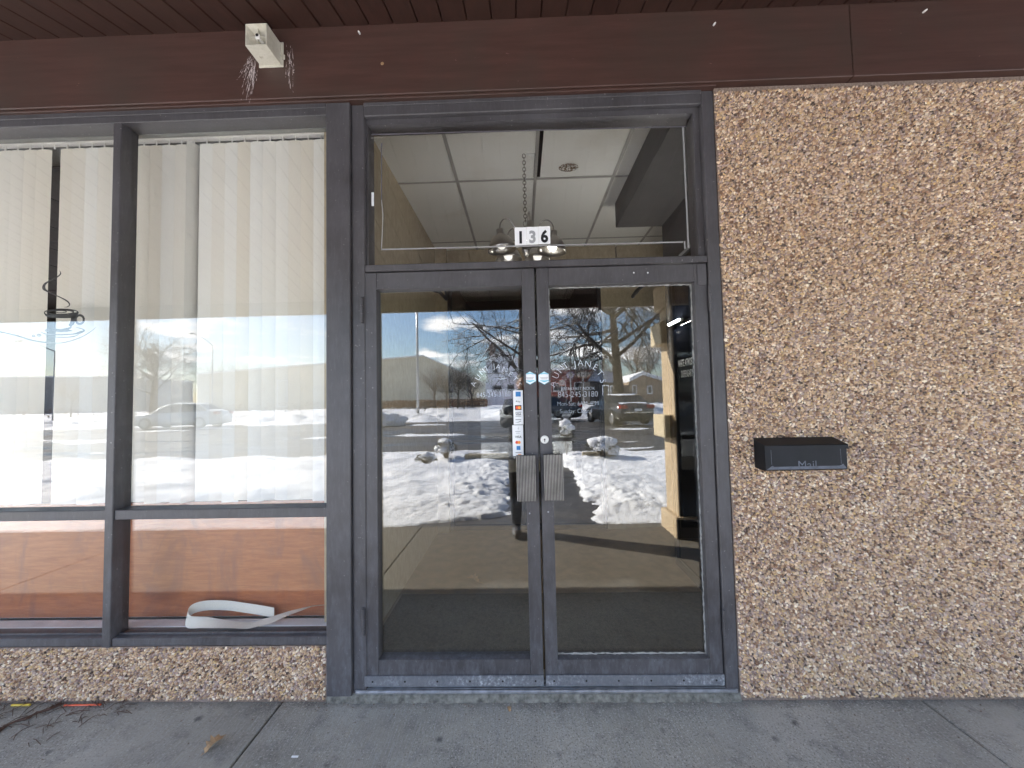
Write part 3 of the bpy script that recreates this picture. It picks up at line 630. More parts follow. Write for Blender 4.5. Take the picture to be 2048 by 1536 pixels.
    # caulk smears round the right pane
    if not left:
        mb=MB(); 
        def smear(x0,z0,x1,z1,wd):
            n=int(math.hypot(x1-x0,z1-z0)/.012)+2; mb.ribbon([(x0+(x1-x0)*i/n+random.uniform(-.002,.002),z0+(z1-z0)*i/n+random.uniform(-.002,.002),wd*random.uniform(.4,1.5)) for i in range(n+1)],.0460)
        e=.004
        smear(gl0+e,GZ1-e,gl1-e,GZ1-e,.006); smear(gl0+e,GZ0+.006,gl1-e,GZ0+.006,.008); smear(gl1-e,GZ1,gl1-e,GZ0,.008); smear(gl0+e,GZ1-.01,gl0+e,GZ1-.3,.006)
        mb.build('caulk_smear',M['caulk'],g)
    return w,g
t=NT('gritty_sweep'); n=t.noise(55,t.mapping((1,1,.8)),det=6,rough=.75); t.col(t.mix(t.ramp(n,[(.42,(.12,.125,.14)),(.56,(.22,.23,.25)),(.68,(.5,.52,.54))]),(.13,.135,.15),t.ramp(t.noise(5,det=3),[(.4,(0,0,0)),(.6,(.8,.8,.8))]))); t.rough(.6); t.nrm(t.bump(n,.6,.003)); M['sweep']=t.m
dl,gl_=door(-1); dr,gr_=door(1)
# lettering
def arc_text(mb,txt,pts,size,Y,off=0.0):
    """letters centred on given pixel positions with angles"""
    for ch,(px,py,ang) in zip(txt,pts):
        p=at(px,py,Y); add_text(mb,ch,size,p.x,p.z-size*.33*math.cos(R_(ang)),Y,R_(ang)) if False else None
        vs,fs=text_geo(ch,size,'CENTER',1,off); a=R_(ang); ca,sa=math.cos(a),math.sin(a); h=size*.34
        mb.add(vs,fs,lambda v:(p.x+v.x*ca-(v.y-h)*sa,Y,p.z+v.x*sa+(v.y-h)*ca))
YL=.0452
# left door (positions read off the photograph)
mb=MB()
lp=[(947,768,68),(956,755,55),(964.5,743.5,42),(973,737,27),(988,732,7),(996.5,733.5,-10),(1010,739,-22),(1021,748,-33),(1030,758,-48),(1037,763,-60),(1038,769,-72)]
arc_text(mb,"AUNTJANET'S",lp,.038,YL,-.0009); 
p=at(1004,784,YL); add_text(mb,"BREAKFAST NOOK",.020,p.x-.0,p.z,YL,sx=.9,off=-.0004)
p=at(953,795,YL); add_text(mb,"845-245-3180",.036,p.x,p.z,YL,R_(1),align='LEFT',sx=.86,off=-.0009)
mb.build('shop_lettering',M['vinyl'],gl_)
mb=MB(); c=at(1004,757,YL); mb.ribbon([(c.x-.025,c.z+.002,.001),(c.x-.01,c.z-.003,.004),(c.x+.012,c.z-.002,.003),(c.x+.026,c.z+.003,.001)],YL); mb.ribbon([(c.x+.004+.009*math.cos(a),c.z+.007+.006*math.sin(a),.0022) for a in [k*.52 for k in range(13)]],YL); mb.build('cup_emblem',M['vinyl_thin'],gl_)
# right door
mb=MB()
rp=[(1105,768,78),(1112,751,64),(1121,738,50),(1131,731,34),(1150,728,4),(1161,725.5,0),(1176,728,-10),(1191,734,-30),(1200,746,-52),(1203,752,-55),(1206,762,-80)]
arc_text(mb,"AUNTJANET'S",rp,.046,YL,-.0010)
mb.build('shop_lettering',M['vinyl'],gr_)
mb=MB(); p=at(1156,780,YL); add_text(mb,"BREAKFAST NOOK",.0225,p.x,p.z,YL,sx=.9,off=-.0004)
p=at(1156,794,YL); add_text(mb,"845-245-3180",.042,p.x,p.z,YL,sx=.86,off=-.0009)
p=at(1156,811,YL); add_text(mb,"Mon-Sat: 6AM-4PM",.031,p.x,p.z,YL,sx=.86,off=-.0007); p=at(1152,826,YL); add_text(mb,"Sunday: Closed",.031,p.x,p.z,YL,sx=.86,off=-.0007)
mb.build('hours_lettering',M['vinyl_thin'],gr_)
# payment card stickers
YS=.0462
def card(x0,y0,x1,y1,kind):
    A=at(x0,y0,YS);B=at(x1,y1,YS); return A,B
mb=MB(); A=at(1026,781,YS);B=at(1047,849,YS); mb.box(A.x,.0450,B.z,B.x,.0465,A.z,bev=.0004); st=mb.build('card_sticker',M['paper'],gl_)
mb=MB(); Yk=.0445
def rect(px0,py0,px1,py1,mi): a=at(px0,py0,Yk);b_=at(px1,py1,Yk); mb.mi=mi; mb.add([(a.x,Yk-.0001*mi,a.z),(b_.x,Yk-.0001*mi,a.z),(b_.x,Yk-.0001*mi,b_.z),(a.x,Yk-.0001*mi,b_.z)],[(0,1,2,3)])
def disc(px,py,r,mi,dy=0): 
    c=at(px,py,Yk); mb.mi=mi; mb.add([(c.x+r*math.cos(k*.3927),Yk-.0002-dy,c.z+r*math.sin(k*.3927)) for k in range(16)],[tuple(range(16))])
rect(1031,783.5,1041.5,793,1); rect(1033,787,1039.5,789.5,0)
rect(1031,799,1042,806,0); disc(1033,802.5,.0028,2); p=at(1035,804.5,Yk-.0004); mb.mi=2; add_text(mb,"Pay",.011,p.x,p.z,Yk-.0004,align='LEFT')
rect(1030,810.5,1043,820,2); disc(1034.6,815.3,.0085,4,.0002); disc(1038.8,815.3,.0085,3,.0003)
rect(1031,824,1042.5,824.8,2); p=at(1036.7,830.3,Yk); mb.mi=2; add_text(mb,"VISA",.014,p.x,p.z,Yk,sx=1.05,off=.0003); rect(1031,832,1042.5,832.6,2)
rect(1031,838.5,1042.5,839.8,5); mb.mi=5; a=at(1031,845,Yk);b_=at(1042,842,Yk); mb.ribbon([(a.x,a.z,.001),((a.x+b_.x)/2,a.z+.001,.003),(b_.x,b_.z,.004)],Yk)
mb.build('card_logos',[M['paper'],M['blue'],M['black'],M['orange'],M['red'],M['grey']],st)
mb=MB(); A=at(1024.5,850.5,YS);B=at(1047.5,912,YS); mb.box(A.x,.0450,B.z,B.x,.0466,A.z,bev=.0004); st=mb.build('card_sticker',M['paper'],gl_)
mb=MB()
for k in range(3): c=at(1034.5,857,Yk); mb.mi=5; mb.ribbon([(c.x+(.003+.003*k)*math.cos(a),c.z+(.003+.003*k)*math.sin(a),.0011) for a in (-.8,-.4,0,.4,.8)],Yk)
rect(1030.5,862.5,1041,863.2,5); rect(1032,866,1039.5,866.6,5)
p=at(1036.5,875.8,Yk); mb.mi=2; add_text(mb,"VISA",.0155,p.x,p.z,Yk,sx=1.05,off=.0003); disc(1033.8,884.8,.0078,4,.0002); disc(1038.2,884.8,.0078,3,.0003); rect(1033,892,1041,899.8,1); rect(1034.5,895,1039.5,897,0); rect(1031,904.5,1043,905.8,5); rect(1036,908,1043,909.5,3)
mb.build('card_logos',[M['paper'],M['blue'],M['black'],M['orange'],M['red'],M['grey']],st)
# closer arms inside
for k,(a,b_,c) in enumerate((((842,573,.09),(880,585,.2),(893,598,.3)),((1290,568,.09),(1272,582,.2),(1266,593,.3)))):
    mb=MB(); P_=[at(*a[:2],a[2]),at(*b_[:2],b_[2]),at(*c[:2],c[2])]; mb.tube(P_,[.010,.008,.011],8); Q=at(a[0]+35*(1 if k==0 else -.3),568,.09); mb.tube([P_[1]+Vector((.03,0,.02)),P_[2]],[.007,.007],8)
    mb.build('closer_arm',M['dark'],dl if k==0 else dr)
# threshold
w=thing('door_threshold','worn aluminium threshold strip with crumbling mortar below the doors','threshold',(.1,0,0))
mb=MB(); x0_,x1_=-.84,JR-.012
mb.box(x0_,-.008,.034,x1_,.13,.048,bev=.004); 
for k in range(4): mb.box(x0_,-.004+k*.013,.048,x1_,.004+k*.013,.0515,bev=.001)
mb.box(x0_,.052,.048,x1_,.13,.062,bev=.003); mb.build('threshold_plate',M['alu'],w)
# rough mortar bed : noisy strip
from mathutils import noise as mn
mb=MB(); vs=[];fs=[];n=260
for i in range(n+1):
    x=-.98+(JR+.98)*i/n
    for j,(yy,zz) in enumerate(((.03,.036),(-.0,.034),(-.008,.024),(-.012,.010),(-.016,-.003))):
        q_=mn.noise(Vector((x*22,j*1.1,1)))*.010+mn.noise(Vector((x*70,j*2,4)))*.007
        vs.append((x,yy+q_*.8,max(-.004,zz+q_*(.9 if j else .2)) if j<4 else -.004))
for i in range(n):
    for j in range(4): a=i*5+j; fs.append((a,a+1,a+6,a+5))
mb.add(vs,fs); mb.build('mortar_bed',M['mortarbed'] if 'mortarbed' in M else simple('pale_mortar_bed',(.17,.165,.145),.95,var=.55,sc=35,bump=.7,bsc=90),w,smooth=True)

# ------------------------------------------------------------------ mailbox
mA=at(1529.5,894,-.1);mB=at(1693.5,887,-.1);mC=at(1533,945,-.1);mD=at(1696,938,-.1)
mx0,mx1=(mA.x+mC.x)/2,(mB.x+mD.x)/2; mz0,mz1=(mC.z+mD.z)/2,(mA.z+mB.z)/2; bt=Z(1590,875,-.01)
w=thing('mailbox','black metal wall mailbox embossed Mail on the pebble wall','mailbox',((mx0+mx1)/2,-.012,mz0))
mb=MB(); n=.003
mb.poly([(0,0)]*0 or [(mx0,mz0),(mx1,mz0),(mx1,mz1),(mx0,mz1)],-.098,-.0985) if False else None
pr=[(-.012,mz0+.004),(-.088,mz0),(-.098,mz0+.006),(-.098,mz1),(-.012,bt-.004)]
vs=[(mx0,y,z) for y,z in pr]+[(mx1,y,z) for y,z in pr]; k=len(pr)
mb.add(vs,[tuple(range(k))[::-1],tuple(range(k,2*k))]+[(i,(i+1)%k,(i+1)%k+k,i+k) for i in range(k)]); mb.build('box_body',M['mailbox'],w)
mb=MB(); sl_=(bt-mz1)/(.088)
vs=[];lx0,lx1=mx0-.004,mx1+.004
lp_=[(-.010,bt+.001),(-.100,mz1+.003),(-.104,mz1-.001),(-.104,mz1-.016),(-.101,mz1-.016),(-.100,mz1-.001)]
vs=[(lx0,y,z) for y,z in lp_]+[(lx1,y,z) for y,z in lp_];k=len(lp_)
mb.add(vs,[tuple(range(k))[::-1],tuple(range(k,2*k))]+[(i,(i+1)%k,(i+1)%k+k,i+k) for i in range(k)]); mb.build('lid',M['mailbox'],w)
mb=MB(); ins=.028
def ppoly(pts,y): mb.add([(x,y,z) for x,z in pts],[tuple(range(len(pts)))])
# pressed recess: thin raised lines and worn lower edge
ppoly([(mx0+.004,mz0+.007),(mx1-.003,mz0+.007),(mx1-ins*.7,mz0+.030),(mx1-ins*1.0,mz0+.024),(mx1-ins*1.3,mz0+.021),(mx0+ins*1.4,mz0+.020),(mx0+ins*1.1,mz0+.025)],-.0984)
mb.build('worn_edge',M['mailworn'],w)
for xx in (mx0+ins,mx1-ins):
    mb=MB(); mb.tube([(xx,-.0985,mz0+.03),(xx-.001,-.0985,mz1-.019)],.0009,5); mb.build('pressed_rib',M['mailworn'],w)
mb=MB(); vs,fs=text_geo('Mail',.052,'CENTER',1,0); mm=((mx0+mx1)/2+.004); mb.add(vs,fs,lambda v:(mm+v.x*1.05,-.0988,mz0+.010+v.y)); mb.build('embossed_word',M['mailworn'],w)

# ================================================================== INTERIOR
CZ=3.215; RB=8.0
w=thing('vestibule_wall','beige textured wall along the left side of the entry vestibule','wall',(-.95,1.3,0),kind='structure')
mb=MB(); mb.box(-1.06,.131,-.02,-.955,2.62,CZ+.3); mb.build('wall_plaster',M['stucco'],w)
mb=MB(); mb.box(-1.0,2.46,0,-.83,2.62,CZ+.3); mb.box(-.83,2.55,2.62+.4,1.12,2.65,CZ+.3); mb.box(.93,2.50,0,1.14,2.62,3.02); mb.box(1.14,2.56,0,3.2,2.62,CZ+.3); tag(mb.build('inner_wall',M['stucco']),'beige wall round the inner glass screen of the vestibule','wall',kind='structure')
w=thing('inner_glass_screen','dark framed inner glass screen at the back of the vestibule','glass screen',(0,2.57,0))
mb=MB()
for x in (-.83,.02,.89): mb.box(x,2.52,0,x+.045,2.57,3.02,bev=.003)
for z in (0,2.25,2.97): mb.box(-.829,2.523,z,.929,2.568,z+.055,bev=.003)
mb.box(-.78,2.50,.98,.02,2.522,1.02); mb.box(.07,2.50,.98,.88,2.522,1.02); mb.build('screen_frame',M['dark'],w)
mb=MB(); mb.box(-.82,2.54,.05,.92,2.545,2.98); mb.build('glass_pane',M['glass'],w)
# floor
mb=MB(); mb.box(-7,.131,-.02,7,RB,.0); tag(mb.build('floor',M['floor']),'dark brown floor inside the shop','floor',kind='structure')
mb=MB(); mb.box(-.93,.14,.0,1.3,1.05,.008,bev=.003); tag(mb.build('entry_mat',M['mat']),'dark entry mat on the floor just inside the doors','door mat')
# ceiling tiles + grid
mb=MB(); xs=[-.477-.62,-.477,.168-.02,.77,1.39,2.01]; ys=[.131,1.12,2.32,2.62]
w=thing('ceiling','suspended ceiling of pale mineral tiles over the vestibule','ceiling',(0,1.2,CZ),kind='structure')
mb=MB()
for i in range(len(xs)-1):
    for j in range(len(ys)-1):
        dx=.0; a,b_=xs[i],xs[i+1]
        if i==2 and j==0: a+=.035; 
        z=CZ+random.uniform(.002,.006)
        if i==1 and j==0: # tile broken round the lamp hook
            mb.box(a,ys[j],z,.075,ys[j+1],z+.015); mb.box(.075,ys[j],z,b_-.012,.80,z+.015); mb.box(.075,.825,z,b_-.014,ys[j+1],z+.015); continue
        mb.box(a+.004,ys[j]+.004,z,b_-.004,ys[j+1]-.004,z+.015)
mb.build('ceiling_tiles',M['tile'],w)
mb=MB()
for x in xs[1:]: mb.box(x-.012,.131,CZ-.001,x+.012,2.62,CZ+.002)
for y in ys[1:-1]: mb.box(-.955,y-.011,CZ-.0022,3.2,y+.011,CZ+.0012)
mb.build('ceiling_grid',M['tgrid'],w)
mb=MB(); mb.box(-1.0,.131,CZ+.12,3.3,2.62,CZ+.14); mb.build('plenum',M['dark'],w)
c=at(1137,334,(CZ-CH)*FPX/474-CD+.0); mb=MB(); mb.add([(c.x+.075*math.cos(k*.3),c.y+.055*math.sin(k*.3),CZ-.0005) for k in range(21)],[tuple(range(21))]); mb.build('water_stain',M['stain'],w)
# dispensary side : black glazed wall and hung fascia
w=thing('dispensary_front','black glazed shop front with white lettering on the right of the vestibule','shop front',(1.33,.9,0))
mb=MB(); mb.box(1.36,.26,0,1.40,1.57,3.1); mb.build('backing',M['dark'],w)
mb=MB()
for y in (.26,.98,1.53): mb.box(1.31,y,0,1.359,y+.045,3.0,bev=.003)
for z in (0,2.95): mb.box(1.312,.262,z,1.357,1.573,z+.06,bev=.003)
mb.build('shopfront_frame',M['alu'] if False else M['dark'],w)
mb=MB(); mb.box(1.330,.30,.06,1.336,1.53,2.95); gp_=mb.build('glass_pane',M['darkpane'] if 'darkpane' in M else solidglass('black_glass',(.004,.005,.008)),w)
def ytext(mb,body,size,y0,z0,x):
    vs,fs=text_geo(body,size,'LEFT',1,.0012); mb.add(vs,fs,lambda v:(x,y0-v.x*.5,z0+v.y))
YW=lambda px:(1.325*FPX/(px-1045)-CD)
for tx,px_,zz in (("WHITE ATMOSPHERE",1357,CH+.255),("DISPENSARY",1362,CH+.165)):
    mb=MB(); ytext(mb,tx,.080,YW(px_),zz,1.3285); mb.build('white_lettering',M['paper'],gp_)
mb=MB(); mb.box(.885,.14,2.99,1.30,1.56,CZ,bev=.004); mb.box(1.30,.14,2.6,1.36,1.56,CZ); mb.build('hung_fascia',M['darkfascia'] if 'darkfascia' in M else simple('charcoal_fascia',(.06,.06,.062),.6),w)
mb=MB(); mb.box(X(1383,300,.2),.16,2.2,X(1391,300,.2),.22,CZ); tag(mb.build('wall_return',M['stucco']),'narrow beige wall return at the right of the transom','wall',kind='structure')
wl=thing('added_fill_light','added strip light on the black shop front brightening the vestibule ceiling','added light',(1.29,1.3,2.09))  # strip lamp added at a mirrored glint to brighten the vestibule ceiling
mb=MB(); mb.box(1.285,1.20,2.060,1.31,1.45,2.082,bev=.004); mb.build('housing',M['white'],wl)
mb=MB(); mb.box(1.274,1.21,2.065,1.2845,1.44,2.077,bev=.002); mb.build('fill_tube',simple('fill_tube_glow',(1,.97,.9),.4,bump=0,emis=75.0),wl)
# room shell
w=thing('shop_room','dim dining room shell behind the window and vestibule','room',(0,4,0),kind='structure')
mb=MB(); mb.box(-7,RB,0,7,RB+.1,3.6); mb.box(-7.1,.14,0,-7,RB,3.6); mb.box(7,.25,0,7.1,RB,3.6); mb.build('room_wall',M['darkwall'],w)
mb=MB(); mb.box(-7,.25,CZ+.02,-1.06,RB,CZ+.05); mb.box(-1.06,2.66,CZ+.02,7,RB,CZ+.05); mb.box(3.3,.25,CZ+.02,7,2.66,CZ+.05); mb.build('room_ceiling',M['darkwall'],w)
mb=MB()
for k in range(10): mb.box(-7+k*.61,.3,CZ+.012,-6.975+k*.61,RB,CZ+.019)
for k in range(6): mb.box(-7,.8+k*1.22,CZ+.011,-1.06,.825+k*1.22,CZ+.018)
for k in range(9): mb.box(-1.6+k*.61,2.67,CZ+.012,-1.575+k*.61,RB,CZ+.019)
mb.build('room_ceiling_grid',M['dark'],w)
# chandelier
cz=at(1049,500,.80); cxx,cyy=at(1047.5,303,.80).x,.80
w=thing('chandelier','brushed nickel five arm chandelier hanging on a chain in the vestibule','chandelier',(cxx,cyy,CZ))
zc=Z(1049,466,.80)
mb=MB(); links=20; ztop=CZ; zbot=zc+.085; L=(ztop-zbot)/links
for k in range(links):
    z0_=ztop-k*L; a=k%2*math.pi/2; pts=[]
    for q_ in range(13):
        an=q_/12*2*math.pi; pts.append((cxx+.011*math.cos(an)*math.cos(a),cyy+.011*math.cos(an)*math.sin(a),z0_-L/2+L*.68*math.sin(an)))
    mb.tube(pts,.0027,5,cap=False)
for s in (-1,1): mb.tube([(cxx,cyy,zbot+.01),(cxx+s*.016,cyy,zbot-.01),(cxx+s*.013,cyy,zbot-.03),(cxx,cyy,zbot-.04)],.0025,6)
mb.build('chain',M['darksteel'],w)
mb=MB(); prof=[(0,.05),(.010,.048),(.018,.043),(.020,.02),(.014,.012),(.012,-.05),(.017,-.06),(.022,-.075),(.014,-.09),(.018,-.10),(.028,-.112),(.028,-.135),(.016,-.15),(.020,-.16),(.012,-.175),(0,-.185)]
mb.lathe(prof,20,lambda v:(cxx+v.x,cyy+v.y,zc+v.z)); mb.build('hub',M['steel'],w,smooth=True)
for k in range(5):
    a=R_(90+36+72*k+8); ux,uy=math.cos(a),math.sin(a)
    P3=lambda r,z:(cxx+ux*r*1.06,cyy+uy*r*1.06,zc+z)
    mb=MB(); mb.tube(catmull([P3(.015,-.10),P3(.05,-.06),P3(.085,.03),P3(.12,.075),P3(.16,.07),P3(.185,.03),P3(.188,-.02)],6),.0045,8); ar=mb.build('arm',M['steel'],w,smooth=True)
    tilt=Matrix.Rotation(0.12,4,Vector((-uy,ux,0)))
    o_=Vector(P3(.188,-.02))
    mb=MB(); prof=[(.0,.01),(.020,.01),(.021,-.018),(.026,-.022),(.046,-.035),(.066,-.060),(.078,-.090),(.084,-.112),(.0815,-.112),(.074,-.088),(.062,-.060),(.044,-.040),(.024,-.028)]
    mb.lathe(prof,24,lambda v:o_+tilt@(v*1.2)); sh=mb.build('lamp_shade',M['steel'],w,smooth=True)
    mb=MB(); mb.lathe([(.0,-.03),(.012,-.034),(.024,-.052),(.028,-.072),(.024,-.09),(.012,-.102),(0,-.105)],16,lambda v:o_+tilt@(v*1.2)); mb.build('bulb',M['bulbon'] if k in(3,2) else M['bulb'],sh,smooth=True)
# ================================================================== LITTER
def leaf(name,loc,sc,rot,label,curl=.5):
    half=[(0,0),(.06,.06),(.22,.10),(.14,.22),(.34,.30),(.18,.40),(.40,.56),(.20,.60),(.26,.80),(.09,.80),(0,1.0)]
    mb=MB(); n=len(half); vs=[];fs=[]
    for i,(x,y) in enumerate(half):
        for s in (-1,-.5,0,.5,1): vs.append((x*s,y-.5,curl*(x*s)**2*2.2+.14*math.sin(y*4)+.05*s*x))
    for i in range(n-1):
        for j in range(4): a=i*5+j; fs.append((a,a+5,a+6,a+1))
    Rm=Matrix.Rotation(rot,3,'Z')@Matrix.Rotation(.35,3,'X'); mb.add(vs,fs,lambda v:Vector(loc)+Rm@(v*sc)+Vector((0,0,sc*.14)))
    mb.tube([Vector(loc)+Rm@(Vector((0,-.5,.05))*sc)+Vector((0,0,sc*.14)),Vector(loc)+Rm@(Vector((.05,-.85,.1))*sc)+Vector((0,0,sc*.14))],[sc*.02,sc*.012],5)
    return tag(mb.build(name,M['leaf'],smooth=False),label,'leaf')
def ground(px,py): 
    d=FW+R2*((px-1024)/FPX)-U2*((py-768)/FPX); t_=-CH/d.z; return Vector((d.x*t_,-CD+d.y*t_,0))
g=ground(430,1492); leaf('fallen_leaf',g,.085,R_(-30),'dry curled oak leaf on the pavement left of the doors')
leaf('fallen_leaf',(-.42,1.25,.01),.11,R_(70),'dry oak leaf on the floor inside the left door')
g=ground(1019,1393); leaf('fallen_leaf',(g.x,-.055,.0),.03,R_(20),'tiny brown leaf crumb at the foot of the threshold')
g=ground(590,1514); mb=MB(); mb.box(g.x-.014,g.y-.004,0.0005,g.x+.014,g.y+.004,.004,bev=.001); tag(mb.build('paper_scrap',M['paper']),'small white paper scrap lying on the pavement','paper scrap')
g=ground(180,1402); mb=MB(); mb.tube([(g.x-.09,-.028,.005),(g.x+.09,-.026,.006)],.004,8); tag(mb.build('drinking_straw',simple('orange_plastic',(.75,.12,.05),.4)),'orange plastic straw lying along the plinth','straw')
g=ground(60,1401); mb=MB(); mb.tube([(g.x-.045,-.026,.005),(g.x+.045,-.024,.005)],.005,8); tag(mb.build('drinking_straw',simple('yellow_plastic',(.7,.5,.06),.4)),'yellow plastic straw end beside the plinth','straw')
mb=MB()
for i in range(60):
    gx_=random.uniform(-20,260); gy_=1405+random.random()**2*45-(gx_-0)*.02+ (70 if gx_<110 else 0)*random.random()
    g=ground(gx_,gy_); a=random.uniform(0,math.pi); l=random.uniform(.01,.05); mb.tube([(g.x-l*math.cos(a),g.y-l*math.sin(a),.002),(g.x,g.y,.006+random.random()*.008),(g.x+l*math.cos(a)*.8,g.y+l*math.sin(a),.003)],[.0012,.0016,.0009],5)
g0=ground(-20,1470);g1=ground(120,1412)
for j in range(5): mb.tube([g0.lerp(g1,k/8)+Vector((random.uniform(-.015,.015),random.uniform(-.015,.015),.006+random.random()*.006)) for k in range(9)],[.003]*9,6)
tag(mb.build('dry_twigs_litter',M['twigdry']),'dry brown stems and crumbs gathered by the plinth','plant litter',kind='stuff')
mb=MB()
for i in range(420):
    x=random.uniform(-3,3); y=-abs(random.gauss(0,.05))-.004 if random.random()<.7 else random.uniform(-.6,0); r=random.uniform(.0012,.004)
    mb.lathe([(0,r*1.2),(r,r*.4),(r*.8,0)],5,lambda v:(x+v.x*random.uniform(.8,1.3),y+v.y,.0005+v.z))
tag(mb.build('grit',M['mortar']),'loose grit and pebbles scattered along the wall foot','grit',kind='stuff')
p=at(655,1008,-.01); 

# ================================================================== OUTSIDE (seen mirrored in the glass)
SUN_EL,SUN_AZ=R_(32),R_(23)
SV=Vector((-math.cos(SUN_AZ)*math.cos(SUN_EL),-math.sin(SUN_AZ)*math.cos(SUN_EL),math.sin(SUN_EL)))
def hgt(e):
    P=[(0,0),(8,0),(22,.27),(60,.85),(110,1.2),(900,1.3)]
    for (a,b_),(c,d) in zip(P[:-1],P[1:]):
        if e<=c: return b_+(d-b_)*(e-a)/(c-a)
    return 1.3
def nz(x,y,s,seed=0): return mn.noise(Vector((x*s,y*s,seed*7.3)))
def fbm(x,y,s,o=4,seed=0):
    v=0;a=1;
    for k in range(o): v+=a*nz(x,y,s*2**k,seed+k); a*=.5
    return v
def sheet(name,xs,es,zf,mat,label,smooth=True,parent=None,kind='structure',cat='ground'):
    nx,ne=len(xs),len(es); vs=[(x,-e,zf(x,e)) for e in es for x in xs]; fs=[(j*nx+i,j*nx+i+1,(j+1)*nx+i+1,(j+1)*nx+i) for j in range(ne-1) for i in range(nx-1)]
    mb=MB(); mb.v=vs; mb.f=fs; mb.m=[0]*len(fs); o=mb.build(name,mat,parent,smooth); return tag(o,label,cat,kind=kind)
fr=lambda a,b_,n:[a+(b_-a)*i/n for i in range(n+1)]
def sstep(a,b_,x): t=max(0,min(1,(x-a)/(b_-a))); return t*t*(3-2*t)
sheet('snow_ground',[-900,-300,-100]+fr(-60,60,40)+[100,300,900],[2.585,4,6,8.2,9,12,16,20,24,30]+fr(34,120,24)+[200,400,900],lambda x,e:hgt(e)-.06+(.12*fbm(x,e,.25) if e>30 else 0)-(.04 if e<25 else 0),M['snow'],'snow covered ground running to the horizon')
sheet('footpath',fr(-1.6,2.6,8),fr(2.585,9.4,8),lambda x,e:-.004,M['asphalt'],'dark wet footpath cleared through the snow')
def lawn(x,e):
    n=fbm(x,e,1.6,4,1)*.13+fbm(x,e,6,4,5)*.09
    left=-.2-1.0*sstep(3.0,2.62,e) ; right=.92-.1*sstep(3.5,3.0,e)
    d=max(left-x,x-right)+n*1.1
    m=sstep(-.02,.11,d)*sstep(2.60,2.65,e+n*.3+.02)
    rough_=sstep(1.6,.2,d)                          # trodden, shovelled snow beside the path
    drift=(.045+.06*sstep(-.5,-1.2,x)*sstep(3.4,4.2,e))*max(-.3,fbm(x,e*1.6,.9,2,9))+.035*(1-abs(fbm(x*.8,e,1.5,3,3)))*sstep(3.2,4,e)
    crumb=(.05*abs(fbm(x,e,4,4,21))+.035*abs(fbm(x,e,11,3,25)))*(rough_+.55*sstep(3.6,2.9,e))+.012*fbm(x,e,7,2,17)
    ramp=.02+.98*min(sstep(2.62,3.4,e),.35+.65*sstep(0,.5,d))
    return -.02+m*(.03+ramp*(.07+drift+crumb))
sheet('snow_lawn',fr(-14,-5.2,110)+fr(-5.15,3.4,300)+fr(3.5,9,40),fr(2.585,4.6,84)+fr(4.64,8.3,90),lawn,M['snow'],'lumpy snow lying on the strip between canopy and car park')
sheet('parking_lot',[-70,-30,-15,0,15,30,70],fr(8.2,24,10),lambda x,e:hgt(e)-.004,M['asphalt'],'wet dark asphalt of the car park')
def patches(x,e):
    v=fbm(x*.35,e*1.5,.55,5,31)+.55*sstep(20,24,e)+.25*sstep(9.5,8.2,e)-.35
    return hgt(e)-.05+.09*sstep(.05,.4,v)+.02*fbm(x,e,2,3,33)
sheet('snow_patches',fr(-30,22,240),fr(8.25,24,80),patches,M['snowdirty'],'dirty slush patches across the car park')
def bank(x,e):
    r=sstep(21.5,24.5,e+fbm(x,e,.3,3,41)*1.2)*sstep(-1,0,1)
    return hgt(e)-.12+r*(.2+.22*abs(fbm(x,e,.55,4,43))+.08*fbm(x,e,1.8,4,45))*(1+.8*sstep(28,24,e))
sheet('snow_bank',fr(-40,26,260),fr(21.5,50,120),bank,M['snowdirty'],'ploughed snow bank beyond the car park')
p=mir(765,840,23); 
# ploughed heap
def blob(mb,c,rx,ry,rz,seed,sub=3,amp=.25,fr_=2.0):
    import bmesh
    bm=bmesh.new(); bmesh.ops.create_icosphere(bm,subdivisions=sub,radius=1)
    vs=[]
    for v in bm.verts:
        n=v.co.normalized(); k=1+amp*mn.fractal(n*fr_+Vector((seed*3.1,seed,0)),.6,2,4)
        vs.append(Vector((c[0]+n.x*rx*k,c[1]+n.y*ry*k,c[2]+n.z*rz*k)))
    fs=[tuple(v.index for v in f.verts) for f in bm.faces]; bm.free(); mb.add(vs,fs)
mb=MB(); q_=mir(768,845,22); blob(mb,(q_.x-.5,q_.y,hgt(22)),1.6,1.2,.75,3,4,.35,2.5); tag(mb.build('snow_heap',M['snowdirty'],smooth=True),'grey ploughed heap of snow at the car park edge','snow heap',kind='stuff')
# timber edging
for (pa,pb,lab) in ((925,1032,'weathered timber edging left of the snowy footpath'),(1160,1238,'weathered timber edging under the snowy shrub right of the footpath')):
    a=mir(pa,925,9.3).x; b_=mir(pb,925,9.3).x; y=mir(1000,925,9.3).y
    w=thing('timber_edging',lab,'timber edging',((a+b_)/2,y,0)); 
    for k in range(2):
        mb=MB(); mb.box(a+k*.06,y-.075,-.02+k*.125,b_-k*.1,y+.075,.1+k*.125,bev=.012); mb.build('timber',M['timber'],w)
